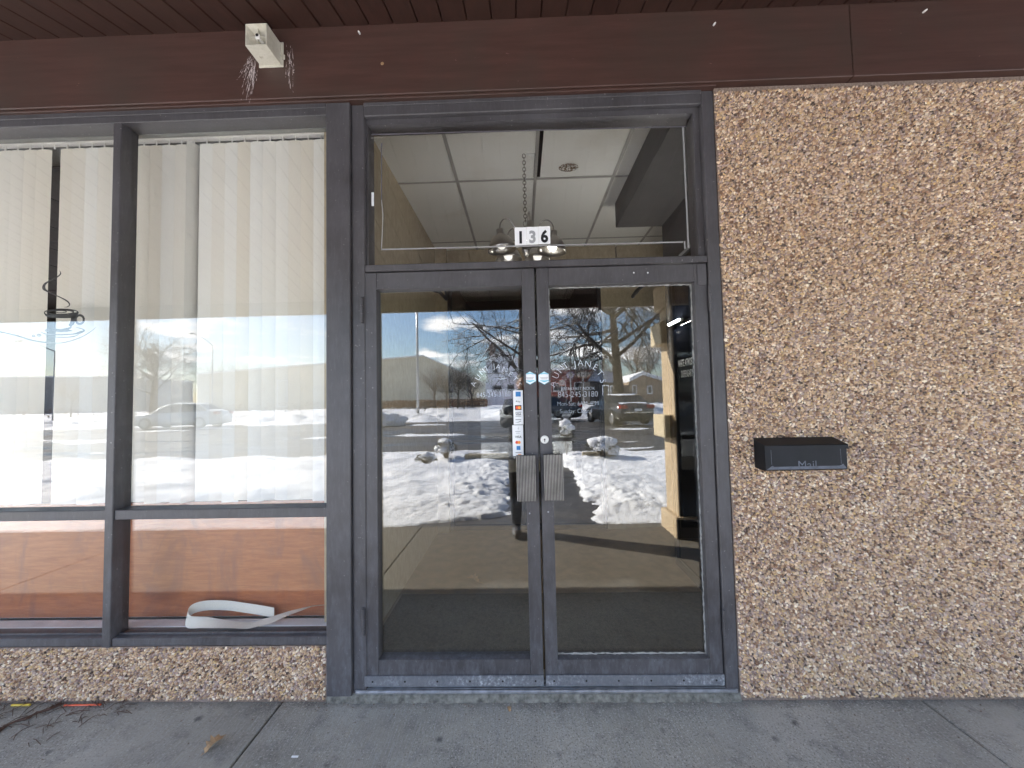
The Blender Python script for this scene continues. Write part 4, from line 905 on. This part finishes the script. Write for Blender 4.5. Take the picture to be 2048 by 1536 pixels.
# snowy shrubs
def shrub(px,py,D,wd,ht,label,seed):
    p=mir(px,py,D); z0=hgt(-p.y)+.08
    w=thing('snowy_shrub',label,'shrub',(p.x,p.y,z0),group='snow capped shrubs by the car park')
    rs=random.Random(seed); mb=MB()
    for k in range(26):
        a=rs.uniform(0,6.28); r=rs.uniform(.2,1)*wd*.5; mb.tube([(p.x,p.y,z0),(p.x+r*.5*math.cos(a),p.y+r*.5*math.sin(a),z0+ht*rs.uniform(.3,.6)),(p.x+r*math.cos(a),p.y+r*math.sin(a),z0+ht*rs.uniform(.4,.95))],[.012,.008,.004],4)
    mb.build('stems',M['twig'],w)
    mb=MB()
    for k in range(520):
        a=rs.uniform(0,6.28);b_=rs.uniform(-.2,1.4);r=wd*.5*rs.uniform(.6,1.02)
        c=Vector((p.x+r*math.cos(a)*math.cos(b_),p.y+r*math.sin(a)*math.cos(b_),z0+ht*.45+ht*.5*math.sin(b_))); s=.022
        u=Vector((rs.gauss(0,1),rs.gauss(0,1),rs.gauss(0,1))).normalized()*s; v=u.orthogonal().normalized()*s*.6
        mb.add([c-u,c+v,c+u,c-v],[(0,1,2,3)])
    mb.build('leaves',M['shrub'],w)
    mb=MB()
    for k in range(9):
        a=rs.uniform(0,6.28);r=wd*.32*rs.random(); rr=wd*rs.uniform(.14,.27); blob(mb,(p.x+r*math.cos(a),p.y+r*math.sin(a),z0+ht*rs.uniform(.62,.98)-r*.5),rr,rr,rr*.62,seed+k,2,.35,1.6)
    mb.build('snow_cap',M['snow'],w,smooth=True)
shrub(892,915,9.5,.62,.48,'snow capped shrub by the car park left of the footpath, taller of two',1)
shrub(853,940,8.6,.5,.28,'low snow buried shrub left of the footpath, lower of two',2)
shrub(1205,915,9.2,.85,.5,'broad snow capped shrub above the right timber edging',3)
shrub(1133,905,9.9,.5,.85,'narrow snow capped shrub right beside the footpath',4)
# bare trees
def grow(mbT,mbC,p,d,L,r,lv,maxlv,rs,droop,spread,nk):
    segs=4 if lv<2 else 3; pts=[p];rad=[r];q_=p.copy();dd=d.normalized()
    for k in range(segs):
        dd=(dd+Vector((rs.gauss(0,1),rs.gauss(0,1),rs.gauss(0,.7)))*((.03,.11,.17,.22,.26)[lv])+Vector((0,0,-droop*lv*.16 if lv>1 else .02))).normalized()
        q_=q_+dd*L/segs; pts.append(q_.copy()); rad.append(r*(1-.62*(k+1)/segs))
    (mbT if lv==0 else mbC).tube(pts,rad,8 if lv==0 else (5 if lv<3 else 3),cap=False)
    if lv>=maxlv: return
    n=nk[lv]
    for k in range(n):
        f=(rs.uniform(.35,1) if lv==0 else rs.uniform(.2,1.0)); i=min(segs-1,int(f*segs)); t=f*segs-i
        bp=pts[i].lerp(pts[i+1],t); ax=(pts[i+1]-pts[i]).normalized(); o=ax.orthogonal().normalized(); o=Matrix.Rotation(k*2.4+rs.uniform(-.5,.5),3,ax)@o
        an=R_(rs.uniform(*spread)); nd=ax*math.cos(an)+o*math.sin(an)
        grow(mbT,mbC,bp,nd,L*rs.uniform(.42,.70)*(1.0 if lv==0 else 1),rad[i]*rs.uniform(.42,.62),lv+1,maxlv,rs,droop,spread,nk)
def tree(name,px,py,D,H,r,label,seed,nk,droop=.3,spread=(30,65),maxlv=4,lean=(0,0),bk='bark',group=None):
    p=mir(px,py,D); z0=hgt(-p.y)-.1; rs=random.Random(seed)
    w=thing(name,label,'tree' if 'shrub' not in name else 'bush',(p.x,p.y,z0),group=group)
    T,C=MB(),MB(); grow(T,C,Vector((p.x,p.y,z0)),Vector((lean[0],lean[1],1)),H*.55,r,0,maxlv,rs,droop,spread,nk)
    T.build('trunk',M[bk],w,smooth=True); C.build('crown',M[bk],w,smooth=True); return w
def tcopy(w,px,py,D,rot,sc,label,dz=0):
    p=mir(px,py,D); c=w.copy(); col.objects.link(c); c.location=(p.x,p.y,hgt(-p.y)-.1+dz); c.rotation_euler=(0,0,rot); c.scale=(sc,)*3; c['label']=label
    for ch in list(w.children):
        k=ch.copy(); col.objects.link(k); k.parent=c; k.matrix_parent_inverse=ch.matrix_parent_inverse
    return c
tree('bare_tree',1240,800,28,17,.42,'large snow topped bare tree with drooping limbs behind the black car',12,(15,9,7,5),.6,(50,95))
tree('bare_tree',1043,805,33,16,.36,'large snow topped bare tree reaching left beside the white house',21,(10,7,6,5),.3,(45,85))
t3=tree('bare_tree',305,815,36,11,.30,'bushy bare tree standing behind the pale car in the window',33,(14,8,7,5),.1,(30,70),lean=(.05,0))
t4=tree('bare_tree',452,812,78,12,.25,'rounded bare tree rising behind the long beige shed',44,(11,7,6,4),-.05,(20,50),bk='twig',group='thin bare trees in the distance')
tcopy(t4,525,812,90,1.2,.95,'low twiggy bare tree just over the shed roof'); tcopy(t4,488,812,84,2.7,.85,'second twiggy bare tree over the shed roof beside the rounded one')
tcopy(t4,870,815,46,.5,.52,'slim bare tree before the gable end of the shed'); tcopy(t4,142,815,46,2.0,.45,'small bare tree before the low grey building')
tcopy(t4,1205,800,85,3.9,.95,'bare tree rising behind the blue roofed shop'); tcopy(t4,1275,800,62,5,1.1,'tall bare tree behind the tan house'); tcopy(t4,1300,800,70,.9,1.1,'bare tree behind the tan house next to the column'); tcopy(t4,1120,800,95,1.9,.85,'distant bare tree above the red brick shop'); tcopy(t4,1165,800,100,3.3,.8,'distant bare tree between brick shop and blue roof')
s5=tree('bare_shrub',915,812,44,7.2,.12,'dense dark bare shrub left of the white house',55,(16,9,7,4),.05,(18,50),group='dense bare shrubs by the shed')
tcopy(s5,946,812,45,2.2,.8,'dense bare shrub close against the white house'); tcopy(s5,893,812,43,4,.72,'lower bare shrub near the shed corner')
# hedge behind the snow bank
mb=MB(); rs=random.Random(5)
for k in range(5200):
    px=rs.uniform(700,975) if k%5 else rs.uniform(-200,640); D=rs.uniform(46,50); p=mir(px,808,D); z0=hgt(-p.y); c=Vector((p.x,p.y,z0+rs.random()*1.15+.05*math.sin(p.x*2))); s=.12
    u=Vector((rs.gauss(0,1),rs.gauss(0,1),rs.gauss(0,1))).normalized()*s; v=u.orthogonal().normalized()*s*.7; mb.add([c-u,c+v,c+u,c-v],[(0,1,2,3)])
tag(mb.build('low_hedge',M['hedge']),'rusty brown low hedge along the far lot edge','hedge',kind='stuff')
# buildings
def wallpoly(mb,pts,D,depth,base=None):
    P=[mir(a,b_,D) for a,b_ in pts]; y=P[0].y; n=len(P); vs=[(p.x,y,p.z) for p in P]+[(p.x,y-depth,p.z) for p in P]
    mb.add(vs,[tuple(range(n)),tuple(range(2*n-1,n-1,-1))]+[(i,i+n,(i+1)%n+n,(i+1)%n) for i in range(n)]); return P
def building(name,label,wall,D,depth,pts,mat,snow_edges=(),wins=(),cat='building',winmat='housewin',th=.35):
    w=thing(name,label,cat,tuple(mir(pts[0][0],pts[0][1],D)))
    mb=MB(); P=wallpoly(mb,pts,D,depth); mb.build('wall',M[mat],w)
    if snow_edges:
        mb=MB()
        for i,j in snow_edges:
            a,b_=P[i],P[j]; vs=[(a.x,a.y+.3,a.z+.02),(b_.x,b_.y+.3,b_.z+.02),(b_.x,b_.y+.3,b_.z+th),(a.x,a.y+.3,a.z+th)]; vs+=[(x,y-depth-.6,z) for x,y,z in vs]
            mb.add(vs,[(0,1,2,3),(7,6,5,4),(3,2,6,7),(0,4,5,1),(0,3,7,4),(1,5,6,2)])
        mb.build('snowy_roof',M['snow'],w)
    for (x0,y0,x1,y1) in wins:
        a=mir(x0,y0,D);b_=mir(x1,y1,D); xa,xb=sorted((a.x,b_.x)); za,zb=sorted((a.z,b_.z)); t_=.12
        mb=MB(); mb.box(xa-t_,a.y+.01,za-t_,xb+t_,a.y+.06,za); mb.box(xa-t_,a.y+.01,zb,xb+t_,a.y+.06,zb+t_); mb.box(xa-t_,a.y+.01,za,xa,a.y+.06,zb); mb.box(xb,a.y+.01,za,xb+t_,a.y+.06,zb)
        f=mb.build('window_frame',M['trim'],w); mb=MB(); mb.box(xa,a.y+.005,za,xb,a.y+.03,zb); mb.build('window_pane',M[winmat],f)
    return w
building('storage_shed','long beige metal shed with a low gable beyond the car park',None,62,40,[(395,830),(395,749),(847,713),(938,752),(938,830)],'shed',((1,2),(2,3)),((556,762,574,812),),'shed','shed',.22)
building('low_building','long low grey building with a flat roof, seen in the left window bay',None,75,20,[(-420,830),(-420,757),(215,755),(215,830)],'gravelroof',((1,2),),(),'building',th=.3)
wh=building('white_house','white two storey gabled house with snowy roof and dark windows',None,66,12,[(971,822),(971,722),(1006,702),(1041,722),(1041,822)],'white_siding',((1,2),(2,3)),((985,724,995,746),(984,771,1003,783),(1014,769,1028,783)),'house')
mb=MB(); a=mir(974,682,66);b_=mir(988,712,66); mb.box(a.x,a.y-5,b_.z-1,b_.x,a.y-3.6,a.z,bev=.04); mb.box(a.x-.1,a.y-5.1,a.z,b_.x+.1,a.y-3.5,a.z+.2); mb.build('chimney',M['chimney'],wh)
building('brick_shop','flat roofed red brick shop with a snowy roof edge and dark shop windows',None,58,14,[(1060,812),(1060,741),(1194,739),(1194,812)],'brick',((1,2),),((1108,768,1130,781),(1150,766,1185,783)),'shop')
bs=building('blue_roof_shop','small dark walled shop with a sloping blue grey roof',None,48,9,[(1180,812),(1180,762),(1241,768),(1241,812)],'dark',(),((1206,772,1216,790),(1222,773,1230,790)),'shop')
mb=MB(); P=[mir(1176,764,48),mir(1245,770,48),mir(1232,748,54),mir(1190,741,54)]; vs=[tuple(p) for p in P]+[(p.x,p.y,p.z+.18) for p in P]; mb.add(vs,[(0,1,2,3),(7,6,5,4),(0,4,5,1),(1,5,6,2),(2,6,7,3),(3,7,4,0)]); mb.build('roof',M['roofblue'],bs)
building('tan_house','tan sided house with a snowy roof seen beside the canopy column',None,56,10,[(1258,812),(1258,764),(1285,750),(1330,764),(1330,812)],'tan',((1,2),(2,3)),((1266,772,1272,786),(1296,773,1303,786)),'house',th=.5)
# free standing signs
for nm,px,py,pb,mat,lab,rx,rz in (('pole_sign',1141,750,800,'signpurple','small purple pole sign before the brick shop',.42,.4),('pole_sign',1166,749,805,'signtan','oval tan pole sign before the brick shop',.95,.38),('pole_sign',1124,765,800,'signred','round faded red pole sign before the brick shop',.42,.42)):
    c=mir(px,py,46); z0=hgt(-c.y); w=thing(nm,lab,'sign',(c.x,c.y,z0)); mb=MB(); mb.tube([(c.x,c.y,z0-.1),(c.x,c.y,c.z-rz*.8)],.07,8); mb.build('pole',M['galv'],w)
    mb=MB(); mb.poly([(c.x+rx*math.cos(k*.2618),c.z+rz*math.sin(k*.2618)) for k in range(24)],c.y-.08,c.y+.08); pn=mb.build('sign_panel',M[mat],w); mb=MB(); mb.poly([(c.x+rx*.82*math.cos(k*.2618),c.z+rz*.82*math.sin(k*.2618)) for k in range(24)],c.y+.082,c.y+.1); mb.build('sign_face',simple('pale_'+mat,(.6,.55,.5),.5),pn)
# lamps
def lamp(px,D,top,arm,label,rad=.085):
    b_=mir(px,815,D); z0=hgt(-b_.y); T=mir(px,top,D); w=thing('street_lamp',label,'street lamp',(b_.x,b_.y,z0),group='lamps round the car park')
    mb=MB(); mb.tube([(b_.x,b_.y,z0-.1),(b_.x,b_.y,T.z)],[rad,rad*.7],12); mb.build('pole',M['galv'],w,smooth=True)
    mb=MB(); mb.tube([(b_.x,b_.y,z0-.05),(b_.x,b_.y,z0+.3)],[rad*1.9,rad*1.7],10); mb.build('base',M['galv'],w)
    if arm:
        A=mir(arm[0],arm[1],D); mb=MB(); mb.tube([(b_.x,b_.y,T.z-.05),((b_.x+A.x)/2,b_.y,(T.z+A.z)/2+.1),(A.x,b_.y,A.z)],[rad*.6,rad*.5,rad*.45],8); mb.build('arm',M['galv'],w,smooth=True)
        mb=MB(); blob(mb,(A.x-.3,b_.y,A.z),.42,.16,.1,2,2,.05); mb.build('lamp_head',M['galv'],w,smooth=True)
lamp(836,30,560,None,'tall pale steel lamp pole standing before the shed gable',.11); lamp(424,42,690,(388,667),'curved arm street lamp before the long shed'); lamp(107,30,702,(45,682),'street lamp with a long arm in the left window bay',.07)
# rail fence
p0=mir(850,815,40);p1=mir(968,812,40); w=thing('rail_fence','thin dark rail fence along the far edge of the snow','fence',tuple(p0)); mb=MB(); z0=hgt(-p0.y)
for zz in (.95,.55): mb.tube([(p0.x,p0.y,z0+zz),(p1.x,p0.y,z0+zz)],.035,6)
mb.build('rail',M['dark'],w)
for k in range(4): mb=MB(); x=p0.x+(p1.x-p0.x)*k/3; mb.tube([(x,p0.y,z0-.1),(x,p0.y,z0+1.05)],.045,6); mb.build('post',M['dark'],w)
# cars
def car(label,px,py,D,heading,paint,snowroof=True,plate=True):
    p=mir(px,py,D); z0=hgt(-p.y)+.0
    w=thing('parked_car',label,'car',(p.x,p.y,z0),group='cars parked across the lot')
    Rm=Matrix.Rotation(heading,3,'Z'); fn=lambda v:Vector((p.x,p.y,z0))+Rm@v
    # stations: x, half width, z bottom, z belt, z top of bonnet centre
    ST=[(-2.33,.70,.42,.80,.82),(-2.25,.84,.26,.93,.96),(-1.9,.89,.20,1.0,1.04),(-1.2,.90,.18,.98,1.02),(0,.91,.18,.94,.96),(1.0,.90,.18,.92,.95),(1.7,.88,.2,.86,.90),(2.15,.82,.24,.74,.78),(2.33,.66,.36,.62,.64)]
    vs=[];fs=[]
    for x,hw,zb,zt,zc_ in ST:
        for (a,b_) in ((-.9,zb),(-1.0,zb+.16),(-1.0,(zb+zt)/2),(-.97,zt-.07),(-.86,zt),(0,zc_),(.86,zt),(.97,zt-.07),(1.0,(zb+zt)/2),(1.0,zb+.16),(.9,zb)): vs.append((x,a*hw,b_))
    k=11
    for i in range(len(ST)-1):
        for j in range(k-1): a=i*k+j; fs.append((a,a+1,a+k+1,a+k))
        fs.append((i*k,i*k+k,i*k+2*k-1,i*k+k-1))
    fs.append(tuple(range(k))[::-1]); fs.append(tuple((len(ST)-1)*k+j for j in range(k)))
    mb=MB(); mb.add(vs,fs,fn); mb.build('body',M[paint],w,smooth=True)
    def green(mb,pts,hwb,hwt,base=.93,off=0):
        vs=[];n=len(pts)
        for x,z in pts:
            f=(z-base)/(1.42-base); hw=hwb+(hwt-hwb)*max(0,min(1,f))+off; vs+=[(x,-hw,z),(x,hw,z)]
        fs=[tuple(2*i for i in range(n)),tuple(2*i+1 for i in range(n))[::-1]]+[(2*i,2*i+1,2*((i+1)%n)+1,2*((i+1)%n)) for i in range(n)]
        mb.add(vs,fs,fn)
    mb=MB(); green(mb,[(-1.85,.95),(-1.25,1.36),(-.3,1.42),(.35,1.38),(1.15,.93)],.80,.60); mb.build('cabin_glass',M['carglass'],w,smooth=False)
    mb=MB(); green(mb,[(-1.28,1.365),(-1.2,1.41),(-.3,1.455),(.35,1.42),(.42,1.37),(-.3,1.40)],.66,.62,1.3,.01); mb.build('roof',M[paint],w,smooth=False)
    mb=MB()
    for s in (-1,1):
        for q_ in ([(-1.9,.96),(-1.26,1.38)],[(1.15,.94),(.38,1.39)],[(-.35,.95),(-.32,1.41)]):
            (xa,za),(xb,zb_)=q_; mb.tube([(xa,s*.80,za),(xb,s*.62,zb_)],.035,5,fn=fn)
    mb.build('pillars',M[paint],w)
    for x in (-1.42,1.42):
        for s in (-1,1):
            mb=MB(); mb.tube([(x,s*.70,.33),(x,s*.90,.33)],.33,20,fn=fn); wh_=mb.build('wheel',M['tyre'],w); mb=MB(); mb.tube([(x,s*.902,.33),(x,s*.912,.33)],[.22,.20],12,fn=fn); mb.build('rim',M['rim'],wh_)
    for s in (-1,1):
        mb=MB(); mb.box(-2.335,s*.48,.78,-2.14,s*.845,.95,fn,bev=.02); mb.build('tail_light',M['tail'],w)
        mb=MB(); mb.box(2.16,s*.42,.60,2.30,s*.74,.72,fn,bev=.02); mb.build('headlight',M['chrome'],w)
        mb=MB(); mb.box(.75,s*.90,.95,.93,s*1.04,1.06,fn,bev=.02); mb.build('wing_mirror',M[paint],w)
    mb=MB(); mb.box(-2.36,-.72,.585,-2.30,.72,.615,fn,bev=.008); mb.build('chrome_strip',M['chrome'],w)
    if plate: mb=MB(); mb.box(-2.37,-.17,.66,-2.345,.17,.78,fn); mb.build('number_plate',M['paper'],w)
    if snowroof:
        mb=MB(); vs=[];
        for i in range(9):
            for j in range(7):
                x=-1.25+1.6*i/8;y=-.58+1.16*j/6; zz=1.43+.02*(1-((x+.3)/1)**2)+.035+.02*nz(x,y,4,D)-(.06 if i in(0,8) or j in(0,6) else 0); vs.append((x,y,zz))
        mb.add(vs,[(i*7+j,i*7+j+1,i*7+j+8,i*7+j+7) for i in range(8) for j in range(6)],fn)
        mb.add([(-1.95,-.7,1.0),(-1.95,.7,1.0),(-1.75,.7,1.07),(-1.75,-.7,1.07)],[(0,1,2,3)],fn); mb.build('roof_snow',M['snow'],w,smooth=True)
    return w
car('black sedan seen from behind with snow on its roof',1233,845,20.5,R_(-101),'carblack')
car('pale silver sedan parked side on before the long shed',366,850,23,R_(172),'carwhite')
car('dark car with its nose behind the card stickers',1082,845,23,R_(185),'carblack',False)
# canopy columns
def column(x0,label):
    w=thing('canopy_column',label,'column',(x0+.2,-2.3,0))
    mb=MB(); mb.box(x0,-2.50,0,x0+.40,-2.06,.205,bev=.008); mb.box(x0+.01,-2.49,.205,x0+.39,-2.07,.215,bev=.004); mb.build('plinth',M['column'],w)
    mb=MB(); mb.box(x0+.05,-2.45,.2155,x0+.36,-2.11,2.55,bev=.006); mb.build('shaft',M['column'],w)
    mb=MB(); mb.box(x0+.058,-2.1095,.22,x0+.352,-2.098,2.415,bev=.002); mb.box(x0+.008,-2.0595,.01,x0+.392,-2.05,.2,bev=.002); mb.build('shade_panel',M['dark'],w)  # dark panel stands in for shade on the building-facing side
    for z in (1.02,2.02):
        mb=MB(); mb.box(x0-.055,-2.48,z,x0+.30,-2.14,z+.245,bev=.012); mb.build('block',M['block'],w)
    mb=MB(); mb.box(x0+.0,-2.5,2.42,x0+.40,-2.06,2.70,bev=.01); mb.build('capital',M['column'],w)
column(1.55,'tan canopy column with cream blocks and plinth right of the footpath')
# ---------------------------------------------------------------- the photographer
def skin(name,verts,edges,rad,mat,parent,sub=2,root=0):
    me=bpy.data.meshes.new(name); me.from_pydata(verts,edges,[]); o=bpy.data.objects.new(name,me); link(o,parent)
    md=o.modifiers.new('skin','SKIN'); md.use_smooth_shade=True
    for i,r in enumerate(rad):
        sv=me.skin_vertices[0].data[i]; sv.radius=(r,r) if not hasattr(r,'__len__') else r
        sv.use_root=(i==root)
    s=o.modifiers.new('sub','SUBSURF'); s.levels=sub; s.render_levels=sub
    me.materials.append(mat); return o
PX,PY=.03,-2.33
w=thing('person','person in dark jacket and trousers standing back and holding up a phone','person',(PX,PY,0))
V=[];E_=[];Rr=[]
def nv(x,y,z,r,link_=None):
    V.append((PX+x,PY+y,z));Rr.append(r)
    if link_ is not None: E_.append((link_,len(V)-1))
    return len(V)-1
pel=nv(0,0,.95,(.185,.135)); ab=nv(0,0,1.12,(.19,.145),pel); ch=nv(0,.0,1.32,(.20,.15),ab); nk=nv(0,.0,1.47,.055,ch); hd=nv(0,.02,1.56,.07,nk); ht_=nv(0,.02,1.66,.085,hd); tp_=nv(0,.01,1.735,.06,ht_)
for s in (-1,1):
    hp=nv(s*.10,0,.88,.108,pel); kn=nv(s*.11,.02,.50,.080,hp); an=nv(s*.115,-.01,.10,.058,kn); fo=nv(s*.115,.07,.05,.042,an); nv(s*.12,.17,.035,.032,fo)
    sh_=nv(s*.185,0,1.40,.080,ch); el=nv(s*.225,.04,1.17,.064,sh_); wr=nv(s*.095,.21,1.325,.045,el)
skin('body',V,E_,Rr,M['jacket'],w)
import bmesh
def ball(mb,c,r,sc=(1,1,1)): blob(mb,c,r*sc[0],r*sc[1],r*sc[2],1,3,.0)
mb=MB(); ball(mb,(PX,PY+.025,1.635),.083,(.92,1.08,1.32)); ball(mb,(PX,PY+.118,1.625),.014,(.9,1.2,1.5)); 
for s in (-1,1): ball(mb,(PX+s*.078,PY+.02,1.63),.02,(.5,.9,1.5))
hd_=mb.build('head',M['skin'],w,smooth=True)
mb=MB()
for s in (-1,1): ball(mb,(PX+s*.03,PY+.103,1.645),.011)
mb.build('eyes',M['black'],hd_,smooth=True); mb=MB(); ball(mb,(PX,PY+.104,1.585),.02,(1.1,.35,.3)); mb.build('mouth',M['red'],hd_,smooth=True)
mb=MB(); ball(mb,(PX,PY+.0,1.675),.090,(.98,1.08,1.0)); mb.build('hair',M['hair'],w,smooth=True)
for s in (-1,1):
    V=[];E_=[];Rr=[]
    a=nv(s*.085,.22,1.33,.028); b_=nv(s*.078,.265,1.375,.030,a); c=nv(s*.072,.295,1.405,.026,b_)
    for k in range(4):
        z=1.375+.018*k; r1=nv(s*.078,.300,z,.0095,c); r2=nv(s*.070,.328,z+.004,.009,r1); r3=nv(s*.050,.336+.002*k,z+.006,.008,r2); nv(s*(.036+.004*(k%2)),.330,z+.007,.007,r3)
    t1=nv(s*.060,.275,1.40,.011,b_); nv(s*.040,.300,1.415,.0095,t1)
    skin('hand',V,E_,Rr,M['skin'],w,1)
    mb=MB(); blob(mb,(PX+s*.115,PY+.09,.045),.052,.15,.048,1,3,.0); mb.build('shoe',M['shoe'],w,smooth=True)
mb=MB(); mb.box(PX-.005-.075,-1.998,CH-.038,PX-.005+.075,-1.990,CH+.038,bev=.004); mb.mi=1
for (dx,dz) in ((-.055,.018),(-.055,-.014),(-.032,.002)): mb.tube([(PX+dx,-1.990,CH+dz),(PX+dx,-1.988,CH+dz)],[.009,.009],14)
tag(mb.build('phone',[M['dark'],M['carglass']]),'black phone held up in both hands of the person','phone')

# ================================================================== LIGHT
sun=bpy.data.lights.new("sun",'SUN'); sun.energy=5.0; sun.angle=R_(.5); sun.color=(1,.93,.83)
so=bpy.data.objects.new("sun",sun); scene.collection.objects.link(so); so.rotation_euler=(-SV).to_track_quat('-Z','Y').to_euler(); so.location=(0,-5,20)
wd=bpy.data.worlds.new("World"); scene.world=wd; wd.use_nodes=True; nt=wd.node_tree; nt.nodes.clear()
N=lambda k:nt.nodes.new(k)
sky=N('ShaderNodeTexSky'); sky.sky_type='NISHITA'; sky.sun_disc=False; sky.sun_elevation=SUN_EL; sky.sun_rotation=math.atan2(SV.x,SV.y)
sky.altitude=100; sky.air_density=1.3; sky.dust_density=.6; sky.ozone_density=2.6
tc=N('ShaderNodeTexCoord'); sp=N('ShaderNodeSeparateXYZ'); nt.links.new(tc.outputs['Generated'],sp.inputs[0])
ad=N('ShaderNodeMath'); ad.operation='ADD'; ad.inputs[1].default_value=.12; nt.links.new(sp.outputs['Z'],ad.inputs[0])
dv=N('ShaderNodeVectorMath'); dv.operation='DIVIDE'; cb=N('ShaderNodeCombineXYZ'); 
for i in range(3): nt.links.new(ad.outputs[0],cb.inputs[i])
nt.links.new(tc.outputs['Generated'],dv.inputs[0]); nt.links.new(cb.outputs[0],dv.inputs[1])
nn=N('ShaderNodeTexNoise'); nn.inputs['Scale'].default_value=1.35; nn.inputs['Detail'].default_value=7; nn.inputs['Roughness'].default_value=.56; nt.links.new(dv.outputs[0],nn.inputs['Vector'])
rp_=N('ShaderNodeValToRGB'); rp_.color_ramp.elements[0].position=.53; rp_.color_ramp.elements[1].position=.62; nt.links.new(nn.outputs['Fac'],rp_.inputs[0])
mxn=N('ShaderNodeMix'); mxn.data_type='RGBA'; nt.links.new(rp_.outputs[0],mxn.inputs[0]); 
tn=N('ShaderNodeMix'); tn.data_type='RGBA'; tn.blend_type='MULTIPLY'; tn.inputs[0].default_value=1; nt.links.new(sky.outputs[0],tn.inputs[6]); tn.inputs[7].default_value=(.84,.94,1.14,1); nt.links.new(tn.outputs[2],mxn.inputs[6]); mxn.inputs[7].default_value=(13,13,13.2,1)
bg=N('ShaderNodeBackground'); bg.inputs[1].default_value=.09; nt.links.new(mxn.outputs[2],bg.inputs[0]); wo=N('ShaderNodeOutputWorld'); nt.links.new(bg.outputs[0],wo.inputs[0])
vs_=scene.view_settings; vs_.view_transform='Standard'; vs_.look='None'; vs_.gamma=1; vs_.exposure=2.36
scene.cycles.use_denoising=True; scene.cycles.max_bounces=9; scene.cycles.diffuse_bounces=5; scene.cycles.glossy_bounces=5; scene.cycles.transparent_max_bounces=16; scene.cycles.sample_clamp_indirect=6
try: scene.cycles.denoiser='OPENIMAGEDENOISE'
except Exception: pass
